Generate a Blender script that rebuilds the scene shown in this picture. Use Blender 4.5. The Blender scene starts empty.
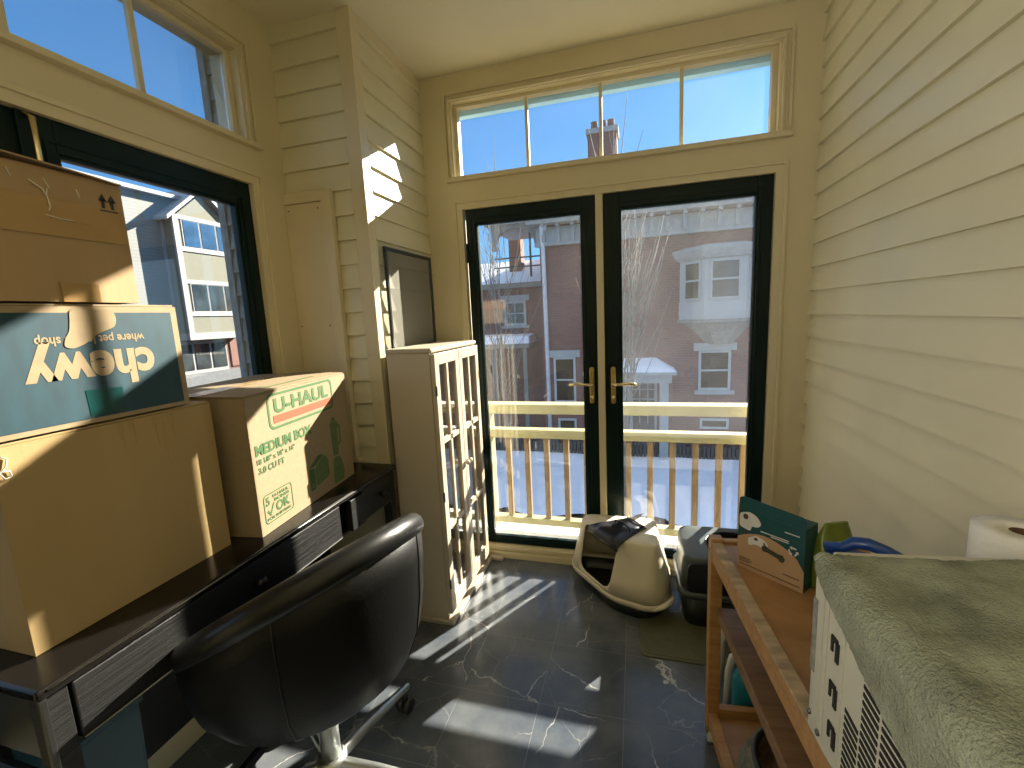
import bpy, bmesh, math, random
from mathutils import Vector, Matrix, noise
PI = math.pi
C = bpy.context.scene.collection
random.seed(7)

# ------------------------------------------------------------------ materials
def new_mat(name):
    m = bpy.data.materials.new(name); m.use_nodes = True
    nt = m.node_tree; b = nt.nodes['Principled BSDF']
    return m, nt, b

def node(nt, t, **kw):
    n = nt.nodes.new(t)
    for k, v in kw.items():
        if k in n.inputs: n.inputs[k].default_value = v
        else: setattr(n, k, v)
    return n

def coords(nt, scale=(1, 1, 1), kind='Object', rot=(0, 0, 0)):
    tc = node(nt, 'ShaderNodeTexCoord'); mp = node(nt, 'ShaderNodeMapping')
    mp.inputs['Scale'].default_value = scale; mp.inputs['Rotation'].default_value = rot
    nt.links.new(tc.outputs[kind], mp.inputs['Vector'])
    return mp.outputs['Vector']

def mat(name, col, rough=.5, metal=0., var=.12, scale=6., bump=0., bscale=80., spec=.5, stretch=(1, 1, 1), coat=0.):
    """painted / plastic / card surface: colour with soft noise variation and optional fine bump"""
    m, nt, b = new_mat(name)
    v = coords(nt, stretch)
    n = node(nt, 'ShaderNodeTexNoise', Scale=scale, Detail=5.)
    nt.links.new(v, n.inputs['Vector'])
    r = node(nt, 'ShaderNodeValToRGB')
    r.color_ramp.elements[0].position = .3; r.color_ramp.elements[1].position = .7
    r.color_ramp.elements[0].color = [c * (1 - var) for c in col[:3]] + [1]
    r.color_ramp.elements[1].color = [min(1, c * (1 + var)) for c in col[:3]] + [1]
    nt.links.new(n.outputs['Fac'], r.inputs['Fac']); nt.links.new(r.outputs['Color'], b.inputs['Base Color'])
    b.inputs['Roughness'].default_value = rough; b.inputs['Metallic'].default_value = metal
    b.inputs['Specular IOR Level'].default_value = spec
    b.inputs['Coat Weight'].default_value = coat
    if bump:
        n2 = node(nt, 'ShaderNodeTexNoise', Scale=bscale, Detail=4.); nt.links.new(v, n2.inputs['Vector'])
        bp = node(nt, 'ShaderNodeBump', Strength=bump, Distance=.01)
        nt.links.new(n2.outputs['Fac'], bp.inputs['Height']); nt.links.new(bp.outputs['Normal'], b.inputs['Normal'])
    return m

def mat_wood(name, c0, c1, rough=.5, scale=(2, 30, 30), bump=.1):
    m, nt, b = new_mat(name)
    v = coords(nt, scale)
    n = node(nt, 'ShaderNodeTexNoise', Scale=1.6, Detail=8., Roughness=.65, Distortion=.6); nt.links.new(v, n.inputs['Vector'])
    r = node(nt, 'ShaderNodeValToRGB')
    r.color_ramp.elements[0].position = .32; r.color_ramp.elements[1].position = .68
    r.color_ramp.elements[0].color = (*c0, 1); r.color_ramp.elements[1].color = (*c1, 1)
    nt.links.new(n.outputs['Fac'], r.inputs['Fac']); nt.links.new(r.outputs['Color'], b.inputs['Base Color'])
    b.inputs['Roughness'].default_value = rough
    bp = node(nt, 'ShaderNodeBump', Strength=bump, Distance=.01)
    nt.links.new(n.outputs['Fac'], bp.inputs['Height']); nt.links.new(bp.outputs['Normal'], b.inputs['Normal'])
    return m

def mat_glass(name, refl=.09, haze=.0, tint=(1, 1, 1), speck=30.):
    """thin window glass: clear, a little reflective, lightly dusty"""
    m, nt, b = new_mat(name); nt.nodes.remove(b)
    out = nt.nodes['Material Output']
    tr = node(nt, 'ShaderNodeBsdfTransparent'); tr.inputs['Color'].default_value = (*tint, 1)
    gl = node(nt, 'ShaderNodeBsdfGlossy'); gl.inputs['Roughness'].default_value = .0
    lw = node(nt, 'ShaderNodeLayerWeight', Blend=.25)
    mr = node(nt, 'ShaderNodeMapRange'); mr.inputs['To Min'].default_value = refl; mr.inputs['To Max'].default_value = .6
    nt.links.new(lw.outputs['Fresnel'], mr.inputs['Value'])
    mx = node(nt, 'ShaderNodeMixShader')
    nt.links.new(mr.outputs['Result'], mx.inputs['Fac']); nt.links.new(tr.outputs[0], mx.inputs[1]); nt.links.new(gl.outputs[0], mx.inputs[2])
    last = mx.outputs[0]
    if haze:
        tl = node(nt, 'ShaderNodeBsdfTranslucent'); tl.inputs['Color'].default_value = (.9, .93, 1, 1)
        n = node(nt, 'ShaderNodeTexNoise', Scale=3., Detail=3.); v = coords(nt); nt.links.new(v, n.inputs['Vector'])
        n2 = node(nt, 'ShaderNodeTexVoronoi', Scale=speck); nt.links.new(v, n2.inputs['Vector'])
        r2 = node(nt, 'ShaderNodeMapRange'); r2.inputs['From Min'].default_value = .14; r2.inputs['From Max'].default_value = .05
        r2.inputs['To Max'].default_value = haze * 1.3
        nt.links.new(n2.outputs['Distance'], r2.inputs['Value'])
        r1 = node(nt, 'ShaderNodeMapRange'); r1.inputs['From Min'].default_value = .3; r1.inputs['From Max'].default_value = .7
        r1.inputs['To Min'].default_value = haze * .6; r1.inputs['To Max'].default_value = haze * 1.4
        nt.links.new(n.outputs['Fac'], r1.inputs['Value'])
        ad = node(nt, 'ShaderNodeMath', operation='ADD'); nt.links.new(r1.outputs[0], ad.inputs[0]); nt.links.new(r2.outputs[0], ad.inputs[1])
        m2 = node(nt, 'ShaderNodeMixShader'); nt.links.new(ad.outputs[0], m2.inputs['Fac'])
        nt.links.new(last, m2.inputs[1]); nt.links.new(tl.outputs[0], m2.inputs[2]); last = m2.outputs[0]
    nt.links.new(last, out.inputs['Surface'])
    return m

def mat_floor():
    m, nt, b = new_mat('black marble tile')
    L = nt.links.new
    tc = node(nt, 'ShaderNodeTexCoord')
    sx = node(nt, 'ShaderNodeSeparateXYZ'); L(tc.outputs['Object'], sx.inputs[0])
    def grid(sock, off, size):
        a = node(nt, 'ShaderNodeMath', operation='ADD'); a.inputs[1].default_value = off; L(sock, a.inputs[0])
        d = node(nt, 'ShaderNodeMath', operation='DIVIDE'); d.inputs[1].default_value = size; L(a.outputs[0], d.inputs[0])
        f = node(nt, 'ShaderNodeMath', operation='FRACT'); L(d.outputs[0], f.inputs[0])
        s = node(nt, 'ShaderNodeMath', operation='SUBTRACT'); s.inputs[1].default_value = .5; L(f.outputs[0], s.inputs[0])
        ab = node(nt, 'ShaderNodeMath', operation='ABSOLUTE'); L(s.outputs[0], ab.inputs[0])
        fl = node(nt, 'ShaderNodeMath', operation='FLOOR'); L(d.outputs[0], fl.inputs[0])
        return ab.outputs[0], fl.outputs[0]
    gx, ix = grid(sx.outputs[0], 6.045, .3); gy, iy = grid(sx.outputs[1], 6.1 - 1.38, .305)
    mxx = node(nt, 'ShaderNodeMath', operation='MAXIMUM'); L(gx, mxx.inputs[0]); L(gy, mxx.inputs[1])
    gr = node(nt, 'ShaderNodeMapRange'); gr.inputs['From Min'].default_value = .4955; gr.inputs['From Max'].default_value = .498
    L(mxx.outputs[0], gr.inputs['Value'])
    # every tile gets its own offset so the veins break at the joints
    cb = node(nt, 'ShaderNodeCombineXYZ'); L(ix, cb.inputs[0]); L(iy, cb.inputs[1])
    wn = node(nt, 'ShaderNodeTexWhiteNoise', noise_dimensions='3D'); L(cb.outputs[0], wn.inputs['Vector'])
    sc = node(nt, 'ShaderNodeVectorMath', operation='SCALE'); sc.inputs['Scale'].default_value = 9.; L(wn.outputs['Color'], sc.inputs[0])
    av = node(nt, 'ShaderNodeVectorMath', operation='ADD'); L(tc.outputs['Object'], av.inputs[0]); L(sc.outputs[0], av.inputs[1])
    dn = node(nt, 'ShaderNodeTexNoise', Scale=5., Detail=5., Roughness=.6); L(av.outputs[0], dn.inputs['Vector'])
    ds = node(nt, 'ShaderNodeVectorMath', operation='SCALE'); ds.inputs['Scale'].default_value = .11; L(dn.outputs['Color'], ds.inputs[0])
    a2 = node(nt, 'ShaderNodeVectorMath', operation='ADD'); L(av.outputs[0], a2.inputs[0]); L(ds.outputs[0], a2.inputs[1])
    def vein(scale, w, lvl):
        vo = node(nt, 'ShaderNodeTexVoronoi', feature='DISTANCE_TO_EDGE', Scale=scale); L(a2.outputs[0], vo.inputs['Vector'])
        r = node(nt, 'ShaderNodeMapRange'); r.inputs['From Min'].default_value = 0; r.inputs['From Max'].default_value = w
        r.inputs['To Min'].default_value = lvl; r.inputs['To Max'].default_value = 0; L(vo.outputs['Distance'], r.inputs['Value'])
        return r.outputs[0]
    v1 = vein(1.5, .0042, .85); v2 = vein(3.4, .006, .22)
    va = node(nt, 'ShaderNodeMath', operation='MAXIMUM'); L(v1, va.inputs[0]); L(v2, va.inputs[1])
    br = node(nt, 'ShaderNodeTexNoise', Scale=4., Detail=2.); L(tc.outputs['Object'], br.inputs['Vector'])
    bm = node(nt, 'ShaderNodeMapRange'); bm.inputs['From Min'].default_value = .40; bm.inputs['From Max'].default_value = .56; L(br.outputs['Fac'], bm.inputs['Value'])
    vm = node(nt, 'ShaderNodeMath', operation='MULTIPLY'); L(va.outputs[0], vm.inputs[0]); L(bm.outputs[0], vm.inputs[1])
    n = node(nt, 'ShaderNodeTexNoise', Scale=3.5, Detail=9., Roughness=.62); L(tc.outputs['Object'], n.inputs['Vector'])
    r = node(nt, 'ShaderNodeValToRGB'); L(n.outputs['Fac'], r.inputs['Fac'])
    r.color_ramp.elements[0].color = (.066, .079, .098, 1); r.color_ramp.elements[1].color = (.165, .175, .18, 1)
    r.color_ramp.elements[0].position = .35; r.color_ramp.elements[1].position = .75
    m1 = node(nt, 'ShaderNodeMix', data_type='RGBA'); L(vm.outputs[0], m1.inputs[0]); L(r.outputs[0], m1.inputs[6]); m1.inputs[7].default_value = (.62, .60, .55, 1)
    m2 = node(nt, 'ShaderNodeMix', data_type='RGBA'); gm = node(nt, 'ShaderNodeMath', operation='MULTIPLY'); gm.inputs[1].default_value = .34
    L(gr.outputs[0], gm.inputs[0]); L(gm.outputs[0], m2.inputs[0]); L(m1.outputs[2], m2.inputs[6]); m2.inputs[7].default_value = (.40, .40, .38, 1)
    L(m2.outputs[2], b.inputs['Base Color'])
    rr = node(nt, 'ShaderNodeMapRange'); rr.inputs['To Min'].default_value = .10; rr.inputs['To Max'].default_value = .28; L(n.outputs['Fac'], rr.inputs['Value'])
    L(rr.outputs[0], b.inputs['Roughness'])
    iv = node(nt, 'ShaderNodeMath', operation='MULTIPLY'); iv.inputs[1].default_value = -1; L(gr.outputs[0], iv.inputs[0])
    bp = node(nt, 'ShaderNodeBump', Strength=.3, Distance=.002); L(iv.outputs[0], bp.inputs['Height']); L(bp.outputs[0], b.inputs['Normal'])
    return m

def mat_brick(name, c1, c2, mortar, axis='xz', scale=1.):
    m, nt, b = new_mat(name); L = nt.links.new
    tc = node(nt, 'ShaderNodeTexCoord'); sx = node(nt, 'ShaderNodeSeparateXYZ'); L(tc.outputs['Object'], sx.inputs[0])
    cb = node(nt, 'ShaderNodeCombineXYZ')
    if axis == 'xz': L(sx.outputs[0], cb.inputs[0])
    else: L(sx.outputs[1], cb.inputs[0])
    L(sx.outputs[2], cb.inputs[1])
    br = node(nt, 'ShaderNodeTexBrick'); L(cb.outputs[0], br.inputs['Vector'])
    br.inputs['Color1'].default_value = (*c1, 1); br.inputs['Color2'].default_value = (*c2, 1); br.inputs['Mortar'].default_value = (*mortar, 1)
    br.inputs['Scale'].default_value = 1.; br.inputs['Mortar Size'].default_value = .008
    br.inputs['Brick Width'].default_value = .22 * scale; br.inputs['Row Height'].default_value = .075 * scale
    n = node(nt, 'ShaderNodeTexNoise', Scale=1.5, Detail=6.); L(tc.outputs['Object'], n.inputs['Vector'])
    mx = node(nt, 'ShaderNodeMix', data_type='RGBA', blend_type='MULTIPLY'); mx.inputs[0].default_value = .5
    L(br.outputs['Color'], mx.inputs[6]); L(n.outputs['Color'], mx.inputs[7])
    L(br.outputs['Color'], b.inputs['Base Color']); b.inputs['Roughness'].default_value = .9
    return m

def mat_lines(name, col, dark, pitch, width=.12, rough=.7):
    """horizontal board lines by height"""
    m, nt, b = new_mat(name); L = nt.links.new
    tc = node(nt, 'ShaderNodeTexCoord'); sx = node(nt, 'ShaderNodeSeparateXYZ'); L(tc.outputs['Object'], sx.inputs[0])
    d = node(nt, 'ShaderNodeMath', operation='DIVIDE'); d.inputs[1].default_value = pitch; L(sx.outputs[2], d.inputs[0])
    f = node(nt, 'ShaderNodeMath', operation='FRACT'); L(d.outputs[0], f.inputs[0])
    r = node(nt, 'ShaderNodeMapRange'); r.inputs['From Min'].default_value = width; r.inputs['From Max'].default_value = width * 2; L(f.outputs[0], r.inputs['Value'])
    mx = node(nt, 'ShaderNodeMix', data_type='RGBA'); L(r.outputs[0], mx.inputs[0]); mx.inputs[6].default_value = (*dark, 1); mx.inputs[7].default_value = (*col, 1)
    L(mx.outputs[2], b.inputs['Base Color']); b.inputs['Roughness'].default_value = rough
    return m

def mat_screen(name):
    """insect mesh: half see-through fine grey weave"""
    m, nt, b = new_mat(name); out = nt.nodes['Material Output']
    b.inputs['Base Color'].default_value = (.20, .19, .15, 1); b.inputs['Roughness'].default_value = .8
    tr = node(nt, 'ShaderNodeBsdfTransparent'); mx = node(nt, 'ShaderNodeMixShader'); mx.inputs[0].default_value = .42
    nt.links.new(tr.outputs[0], mx.inputs[1]); nt.links.new(b.outputs[0], mx.inputs[2]); nt.links.new(mx.outputs[0], out.inputs[0])
    return m

CREAM = (.63, .585, .405)
M = {}
M['cream'] = mat('cream wall paint', CREAM, .45, var=.05, scale=3, bump=.03, bscale=30)
M['cream_trim'] = mat('cream trim paint', (.61, .535, .35), .38, var=.05, scale=3, bump=.02, bscale=25)
M['ceiling'] = mat('ceiling paint', (.72, .67, .50), .6, var=.04, scale=2)
M['green'] = mat('dark green gloss paint', (.002, .012, .011), .35, var=.15, scale=8, spec=.2)
M['glass'] = mat_glass('window glass', .06, .004)
M['glass_clear'] = mat_glass('side window glass', .05, .0)
M['glass_dusty'] = mat_glass('dusty window glass', .05, .012)
M['glass_trans'] = mat_glass('transom glass', .05, .004)
M['glass_cab'] = mat_glass('cabinet glass', .05, .0)
M['floor'] = mat_floor()
M['head_blue'] = mat('pale blue head colour', (.42, .74, 1.), .6, var=.03)  # even light blue for the head board above the transom
M['brass'] = mat('aged brass', (.55, .40, .18), .28, metal=1, var=.2, scale=20)
M['brass_bright'] = mat('polished brass', (.80, .66, .38), .22, metal=1, var=.1, scale=20)
M['card'] = mat('brown cardboard', (.36, .235, .115), .75, var=.07, scale=10, bump=.05, bscale=90, stretch=(1, 1, .15))
M['card_big'] = mat('tan cardboard', (.34, .235, .10), .75, var=.06, scale=8, bump=.05, bscale=90, stretch=(1, 1, .15))
M['card_light'] = mat('kraft cardboard', (.275, .205, .118), .75, var=.06, scale=60, bump=.04, bscale=90)
M['card_in'] = mat('dark cardboard flap', (.30, .20, .11), .8)
M['tape'] = mat('clear packing tape', (.36, .225, .09), .22, var=.05, scale=10)
M['tape_wrinkle'] = mat('wrinkled tape edge', (.62, .55, .42), .25, var=.1)
M['teal'] = mat('teal printed card', (.0065, .040, .058), .6, var=.22, scale=40, stretch=(1, 1, .3))
M['teal_tape'] = mat('dark teal tape', (.0, .045, .045), .3, var=.05)
M['kraft'] = mat('bare kraft print', (.29, .215, .12), .75, var=.08, scale=30)
M['print_green'] = mat('green print', (.045, .115, .030), .7, var=.08, scale=40)
M['print_ltgreen'] = mat('light green print', (.085, .145, .048), .7, var=.08, scale=40)
M['print_orange'] = mat('orange print', (.26, .065, .022), .7, var=.06, scale=40)
M['print_black'] = mat('black print', (.02, .018, .015), .6)
M['desk'] = mat_wood('black wood grain', (.004, .004, .004), (.010, .0098, .0095), .48, (3, 3, 60), .35)
M['desk_top'] = mat('black lacquer top', (.008, .007, .006), .22, var=.15, scale=5, spec=.3)
M['steel'] = mat('dark steel edge', (.20, .20, .19), .35, metal=1, var=.1)
M['leather'] = mat('black leather', (.0035, .0035, .0032), .45, var=.2, scale=12, bump=.06, bscale=140, spec=.22)
M['leather_roll'] = mat('black leather roll', (.006, .006, .0055), .36, var=.2, scale=12, bump=.05, bscale=140, spec=.4)
M['thread'] = mat('pale seam thread', (.5, .5, .46), .6)
M['chrome'] = mat('brushed steel', (.50, .52, .50), .42, metal=1, var=.1, scale=20)
M['rubber'] = mat('black plastic', (.012, .012, .012), .45)
M['cab'] = mat('off white cabinet paint', (.46, .40, .305), .4, var=.04, scale=4)
M['iron'] = mat('black iron', (.02, .018, .016), .4, metal=.6)
M['lit_cream'] = mat('cream plastic', (.72, .66, .50), .38, var=.03, scale=3)
M['lit_dark'] = mat('charcoal plastic', (.014, .016, .022), .3, var=.1)
M['pan_dark'] = mat('dark grey plastic pan', (.014, .018, .016), .38, var=.1)
M['lit_grey'] = mat('grey plastic', (.075, .09, .088), .3, var=.05)
M['mat_olive'] = mat('olive rubber mat', (.105, .105, .055), .7, var=.1, scale=40, bump=.2, bscale=200)
M['cart'] = mat_wood('pine cart wood', (.33, .16, .05), (.52, .29, .11), .45, (30, 3, 30), .08)
M['cart_top'] = mat_wood('plywood cart top', (.30, .15, .055), (.42, .225, .09), .42, (8, 6, 8), .03)
M['cart_worn'] = mat('worn rail edge', (.40, .29, .17), .7, var=.45, scale=30, bump=.3, bscale=90, stretch=(1, .3, 1))
M['cart_old'] = mat_wood('weathered board', (.16, .085, .035), (.30, .17, .08), .55, (30, 2, 30), .1)
M['ac'] = mat('aged white plastic', (.56, .54, .44), .4, var=.04)
M['ac_dark'] = mat('dark vent gap', (.012, .012, .011), .7)
M['sticker'] = mat('grey rating sticker', (.25, .25, .22), .5, var=.35, scale=90)
M['towel'] = mat('grey green towel', (.34, .36, .265), .95, var=.35, scale=14, bump=.9, bscale=260, spec=.1)
M['paper'] = mat('white tissue paper', (.80, .78, .74), .9, var=.03, bump=.25, bscale=120)
M['tube'] = mat('cardboard tube', (.12, .06, .03), .8)
M['dog_teal'] = mat('deep teal carton', (.003, .060, .064), .4, var=.06)
M['dog_kraft'] = mat('kraft carton', (.42, .26, .13), .6, var=.06)
M['white_print'] = mat('white print', (.62, .60, .54), .6)
M['brown_print'] = mat('brown print', (.07, .04, .02), .6)
M['bone'] = mat('dark olive print', (.035, .04, .02), .6)
M['lime'] = mat('lime green plastic bag', (.13, .17, .015), .3, var=.25, scale=25, bump=.3, bscale=30)
M['blue_pl'] = mat('blue plastic', (.008, .045, .20), .3, var=.1)
M['sign_white'] = mat('white plastic', (.72, .72, .70), .4)
M['teal_bottle'] = mat('teal plastic', (.01, .22, .30), .35)
M['knit'] = mat('grey plush fabric', (.19, .19, .15), .95, var=.35, scale=30, bump=.8, bscale=200, spec=.1)
M['knit_in'] = mat('brown plush fabric', (.16, .105, .06), .95, var=.4, scale=20, bump=.6, bscale=160, spec=.1)
M['scr_frame'] = mat('black green aluminium', (.012, .017, .018), .3)
M['mesh'] = mat_screen('insect screen mesh')
M['blue_bin'] = mat('slate blue plastic', (.03, .085, .135), .4)
M['purple'] = mat('brown purple cloth', (.045, .025, .025), .9)
M['bag'] = mat('pale plastic bag', (.55, .53, .47), .35, bump=.4, bscale=12)
# outdoors
M['rail_paint'] = mat('cream rail paint', (.42, .39, .20), .5, var=.06)
M['bal_wood'] = mat_wood('bare baluster wood', (.22, .14, .06), (.36, .26, .14), .6, (30, 30, 3), .05)
M['deck'] = mat('snowy ledge', (.88, .88, .90), .8, bump=.5, bscale=30)
M['snow'] = mat('snow', (.94, .94, .95), .8, var=.03, bump=.4, bscale=3)
M['dirt'] = mat('bare brown ground', (.12, .085, .075), .95, var=.35, scale=3)
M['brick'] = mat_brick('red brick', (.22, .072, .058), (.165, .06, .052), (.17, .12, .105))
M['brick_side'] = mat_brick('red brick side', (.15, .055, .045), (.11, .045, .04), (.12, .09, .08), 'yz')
M['brick_far'] = mat_brick('orange brick', (.42, .16, .07), (.33, .12, .06), (.25, .17, .13))
M['stone'] = mat('pale grey stone trim', (.36, .37, .36), .8, var=.1)
M['stone_dark'] = mat('grey shingle trim', (.25, .25, .23), .8, var=.15, scale=12)
M['bay_paint'] = mat('pale grey paint', (.44, .45, .44), .6, var=.05)
M['win_dark'] = mat('dark window pane', (.035, .045, .05), .08, var=.5, scale=1.5)
M['win_blue'] = mat('reflecting window pane', (.03, .08, .16), .06, var=.5, scale=.8)
M['curtain'] = mat('pale curtain', (.45, .44, .40), .8, var=.2)
M['pipe'] = mat('white downpipe', (.70, .70, .72), .4)
M['roof'] = mat('dark roof felt', (.06, .06, .065), .9)
M['fence'] = mat('weathered brown fence', (.10, .085, .07), .9, var=.45, scale=14, stretch=(6, 1, .4))
M['bark'] = mat('pale grey bark', (.27, .24, .205), .9, var=.25, scale=15)
M['clap_out'] = mat_lines('white clapboard', (.185, .19, .175), (.12, .12, .112), .13, .07)
M['bay_left'] = mat('cream green stucco', (.155, .155, .118), .8, var=.04)
M['trim_out'] = mat('white outdoor trim', (.26, .26, .26), .6, var=.03)
M['shingle'] = mat('weathered shingle', (.24, .25, .24), .85, var=.35, scale=14, stretch=(3, 3, 1))
M['pink'] = mat('pink brick panel', (.18, .085, .07), .8)
M['concrete'] = mat('grey concrete', (.13, .14, .15), .85, var=.12)

# ------------------------------------------------------------------ mesh helpers
class MB:
    def __init__(s): s.v = []; s.f = []; s.mi = []; s.smooth = []
    def add(s, vs, fs, sm=False, mi=0):
        o = len(s.v); s.v += [Vector(p) for p in vs]
        s.f += [[i + o for i in f] for f in fs]; s.mi += [mi] * len(fs); s.smooth += [sm] * len(fs)
        return s
    def box(s, x0, x1, y0, y1, z0, z1, mi=0):
        vs = [(x, y, z) for z in (z0, z1) for y in (y0, y1) for x in (x0, x1)]
        return s.add(vs, [(0, 2, 3, 1), (4, 5, 7, 6), (0, 1, 5, 4), (2, 6, 7, 3), (0, 4, 6, 2), (1, 3, 7, 5)], mi=mi)
    def frame(s, x0, x1, z0, z1, y0, y1, w, wt=None, wr=None, wb=None):
        """picture-frame ring in the xz plane"""
        wt = w if wt is None else wt; wr = w if wr is None else wr; wb = w if wb is None else wb
        s.box(x0, x0 + w, y0, y1, z0, z1); s.box(x1 - wr, x1, y0, y1, z0, z1)
        s.box(x0 + w, x1 - wr, y0, y1, z1 - wt, z1); s.box(x0 + w, x1 - wr, y0, y1, z0, z0 + wb)
        return s
    def bar(s, a, b, w, h=None, up=(0, 0, 1)):
        a = Vector(a); b = Vector(b); h = w if h is None else h
        d = (b - a).normalized(); u = Vector(up); r = d.cross(u)
        if r.length < 1e-4: r = d.cross(Vector((0, 1, 0)))
        r.normalize(); u = r.cross(d)
        vs = [p + r * sx * w / 2 + u * sz * h / 2 for p in (a, b) for sx, sz in ((-1, -1), (1, -1), (1, 1), (-1, 1))]
        return s.add(vs, [(0, 1, 2, 3), (7, 6, 5, 4), (0, 4, 5, 1), (1, 5, 6, 2), (2, 6, 7, 3), (3, 7, 4, 0)])
    def tube(s, pts, r, n=10, cap=True, closed=False):
        pts = [Vector(p) for p in pts]; rs = r if isinstance(r, (list, tuple)) else [r] * len(pts)
        vs = []; prev = None; N = len(pts)
        for i, p in enumerate(pts):
            if closed: d = pts[(i + 1) % N] - pts[i - 1]
            else: d = pts[min(i + 1, N - 1)] - pts[max(i - 1, 0)]
            d.normalize()
            if prev is None:
                prev = d.cross(Vector((0, 0, 1)))
                if prev.length < 1e-3: prev = d.cross(Vector((0, 1, 0)))
            prev = (prev - d * prev.dot(d)).normalized(); q = d.cross(prev)
            for k in range(n):
                a = 2 * PI * k / n; vs.append(p + (prev * math.cos(a) + q * math.sin(a)) * rs[i])
        fs = []
        R = N if closed else N - 1
        for i in range(R):
            j = (i + 1) % N
            for k in range(n):
                k2 = (k + 1) % n; fs.append((i * n + k, i * n + k2, j * n + k2, j * n + k))
        if cap and not closed: fs += [tuple(range(n))[::-1], tuple((N - 1) * n + k for k in range(n))]
        return s.add(vs, fs, True)
    def lathe(s, prof, n=32, c=(0, 0), cap=True):
        vs = []; m = len(prof)
        for k in range(n):
            a = 2 * PI * k / n
            for r, z in prof: vs.append((c[0] + r * math.cos(a), c[1] + r * math.sin(a), z))
        fs = []
        for k in range(n):
            k2 = (k + 1) % n
            for i in range(m - 1): fs.append((k * m + i, k2 * m + i, k2 * m + i + 1, k * m + i + 1))
        s.add(vs, fs, True)
        if cap:
            if prof[0][0] > 1e-5: s.f.append([len(s.v) - n * m + k * m for k in range(n)][::-1]); s.mi.append(0); s.smooth.append(False)
            if prof[-1][0] > 1e-5: s.f.append([len(s.v) - n * m + k * m + m - 1 for k in range(n)]); s.mi.append(0); s.smooth.append(False)
        return s
    def loft(s, rings, cap0=True, cap1=True, sm=True):
        n = len(rings[0]); vs = [p for r in rings for p in r]; fs = []
        for i in range(len(rings) - 1):
            for k in range(n):
                k2 = (k + 1) % n; fs.append((i * n + k, i * n + k2, (i + 1) * n + k2, (i + 1) * n + k))
        s.add(vs, fs, sm)
        if cap0: s.add(rings[0], [tuple(range(n))[::-1]])
        if cap1: s.add(rings[-1], [tuple(range(n))])
        return s
    def prism(s, poly, y0, y1, mi=0):
        """extrude an xz polygon along y"""
        n = len(poly); vs = [(p[0], y0, p[1]) for p in poly] + [(p[0], y1, p[1]) for p in poly]
        fs = [tuple(range(n)), tuple(range(2 * n - 1, n - 1, -1))] + [(k, k + n, (k + 1) % n + n, (k + 1) % n) for k in range(n)]
        return s.add(vs, fs, mi=mi)
    def build(s, name, m, parent=None, loc=None, rot=None, bevel=0., seg=2, weld=False):
        me = bpy.data.meshes.new(name); me.from_pydata([tuple(v) for v in s.v], [], s.f)
        for x in (m if isinstance(m, (list, tuple)) else [m]): me.materials.append(x)
        for p, i, sm in zip(me.polygons, s.mi, s.smooth): p.material_index = i; p.use_smooth = sm
        bm = bmesh.new(); bm.from_mesh(me)
        if weld: bmesh.ops.remove_doubles(bm, verts=bm.verts, dist=1e-5)
        bmesh.ops.recalc_face_normals(bm, faces=bm.faces); bm.to_mesh(me); bm.free()
        o = bpy.data.objects.new(name, me); C.objects.link(o)
        if parent: o.parent = parent
        if loc: o.location = loc
        if rot: o.rotation_euler = rot
        if bevel:
            md = o.modifiers.new('edge', 'BEVEL'); md.width = bevel; md.segments = seg; md.limit_method = 'ANGLE'; md.angle_limit = .6
        return o

def tag(o, label, cat, group=None, kind=None):
    o['label'] = label; o['category'] = cat
    if group: o['group'] = group
    if kind: o['kind'] = kind
    return o

def thing(name, label, cat, loc=(0, 0, 0), rz=0., group=None, kind=None):
    o = bpy.data.objects.new(name, None); C.objects.link(o); o.empty_display_size = .05
    o.location = loc; o.rotation_euler = (0, 0, math.radians(rz))
    return tag(o, label, cat, group, kind)

def dup(root, loc=None, rz=None, label=None):
    r = root.copy(); C.objects.link(r)
    if loc: r.location = loc
    if rz is not None: r.rotation_euler = (0, 0, math.radians(rz))
    if label: r['label'] = label
    for ch in list(root.children):
        c = ch.copy(); C.objects.link(c); c.parent = r
        for g in ch.children:
            d = g.copy(); C.objects.link(d); d.parent = c
    return r

def text(name, body, size, m, parent, loc, rot, bold=0., width=None, flip=False, shear=0., ext=.0002):
    """flat lettering turned into a mesh; width = fit the line to this length"""
    cu = bpy.data.curves.new(name, 'FONT'); cu.body = body; cu.size = size; cu.offset = bold; cu.shear = shear; cu.extrude = ext
    cu.resolution_u = 4
    t = bpy.data.objects.new('tmp', cu); C.objects.link(t)
    dg = bpy.context.evaluated_depsgraph_get(); me = bpy.data.meshes.new_from_object(t.evaluated_get(dg))
    bpy.data.objects.remove(t); me.name = name
    if width:
        xs = [v.co.x for v in me.vertices]; k = width / (max(xs) - min(xs)); x0 = min(xs)
        for v in me.vertices: v.co.x = (v.co.x - x0) * k
    me.materials.clear(); me.materials.append(m)
    o = bpy.data.objects.new(name, me); C.objects.link(o); o.parent = parent; o.location = loc; o.rotation_euler = rot
    return o

def rounded(x0, x1, z0, z1, r, n=6):
    pts = []
    for cx, cz, a0 in ((x1 - r, z1 - r, 0), (x0 + r, z1 - r, 90), (x0 + r, z0 + r, 180), (x1 - r, z0 + r, 270)):
        for k in range(n + 1):
            a = math.radians(a0 + 90 * k / n); pts.append((cx + r * math.cos(a), cz + r * math.sin(a)))
    return pts

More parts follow.
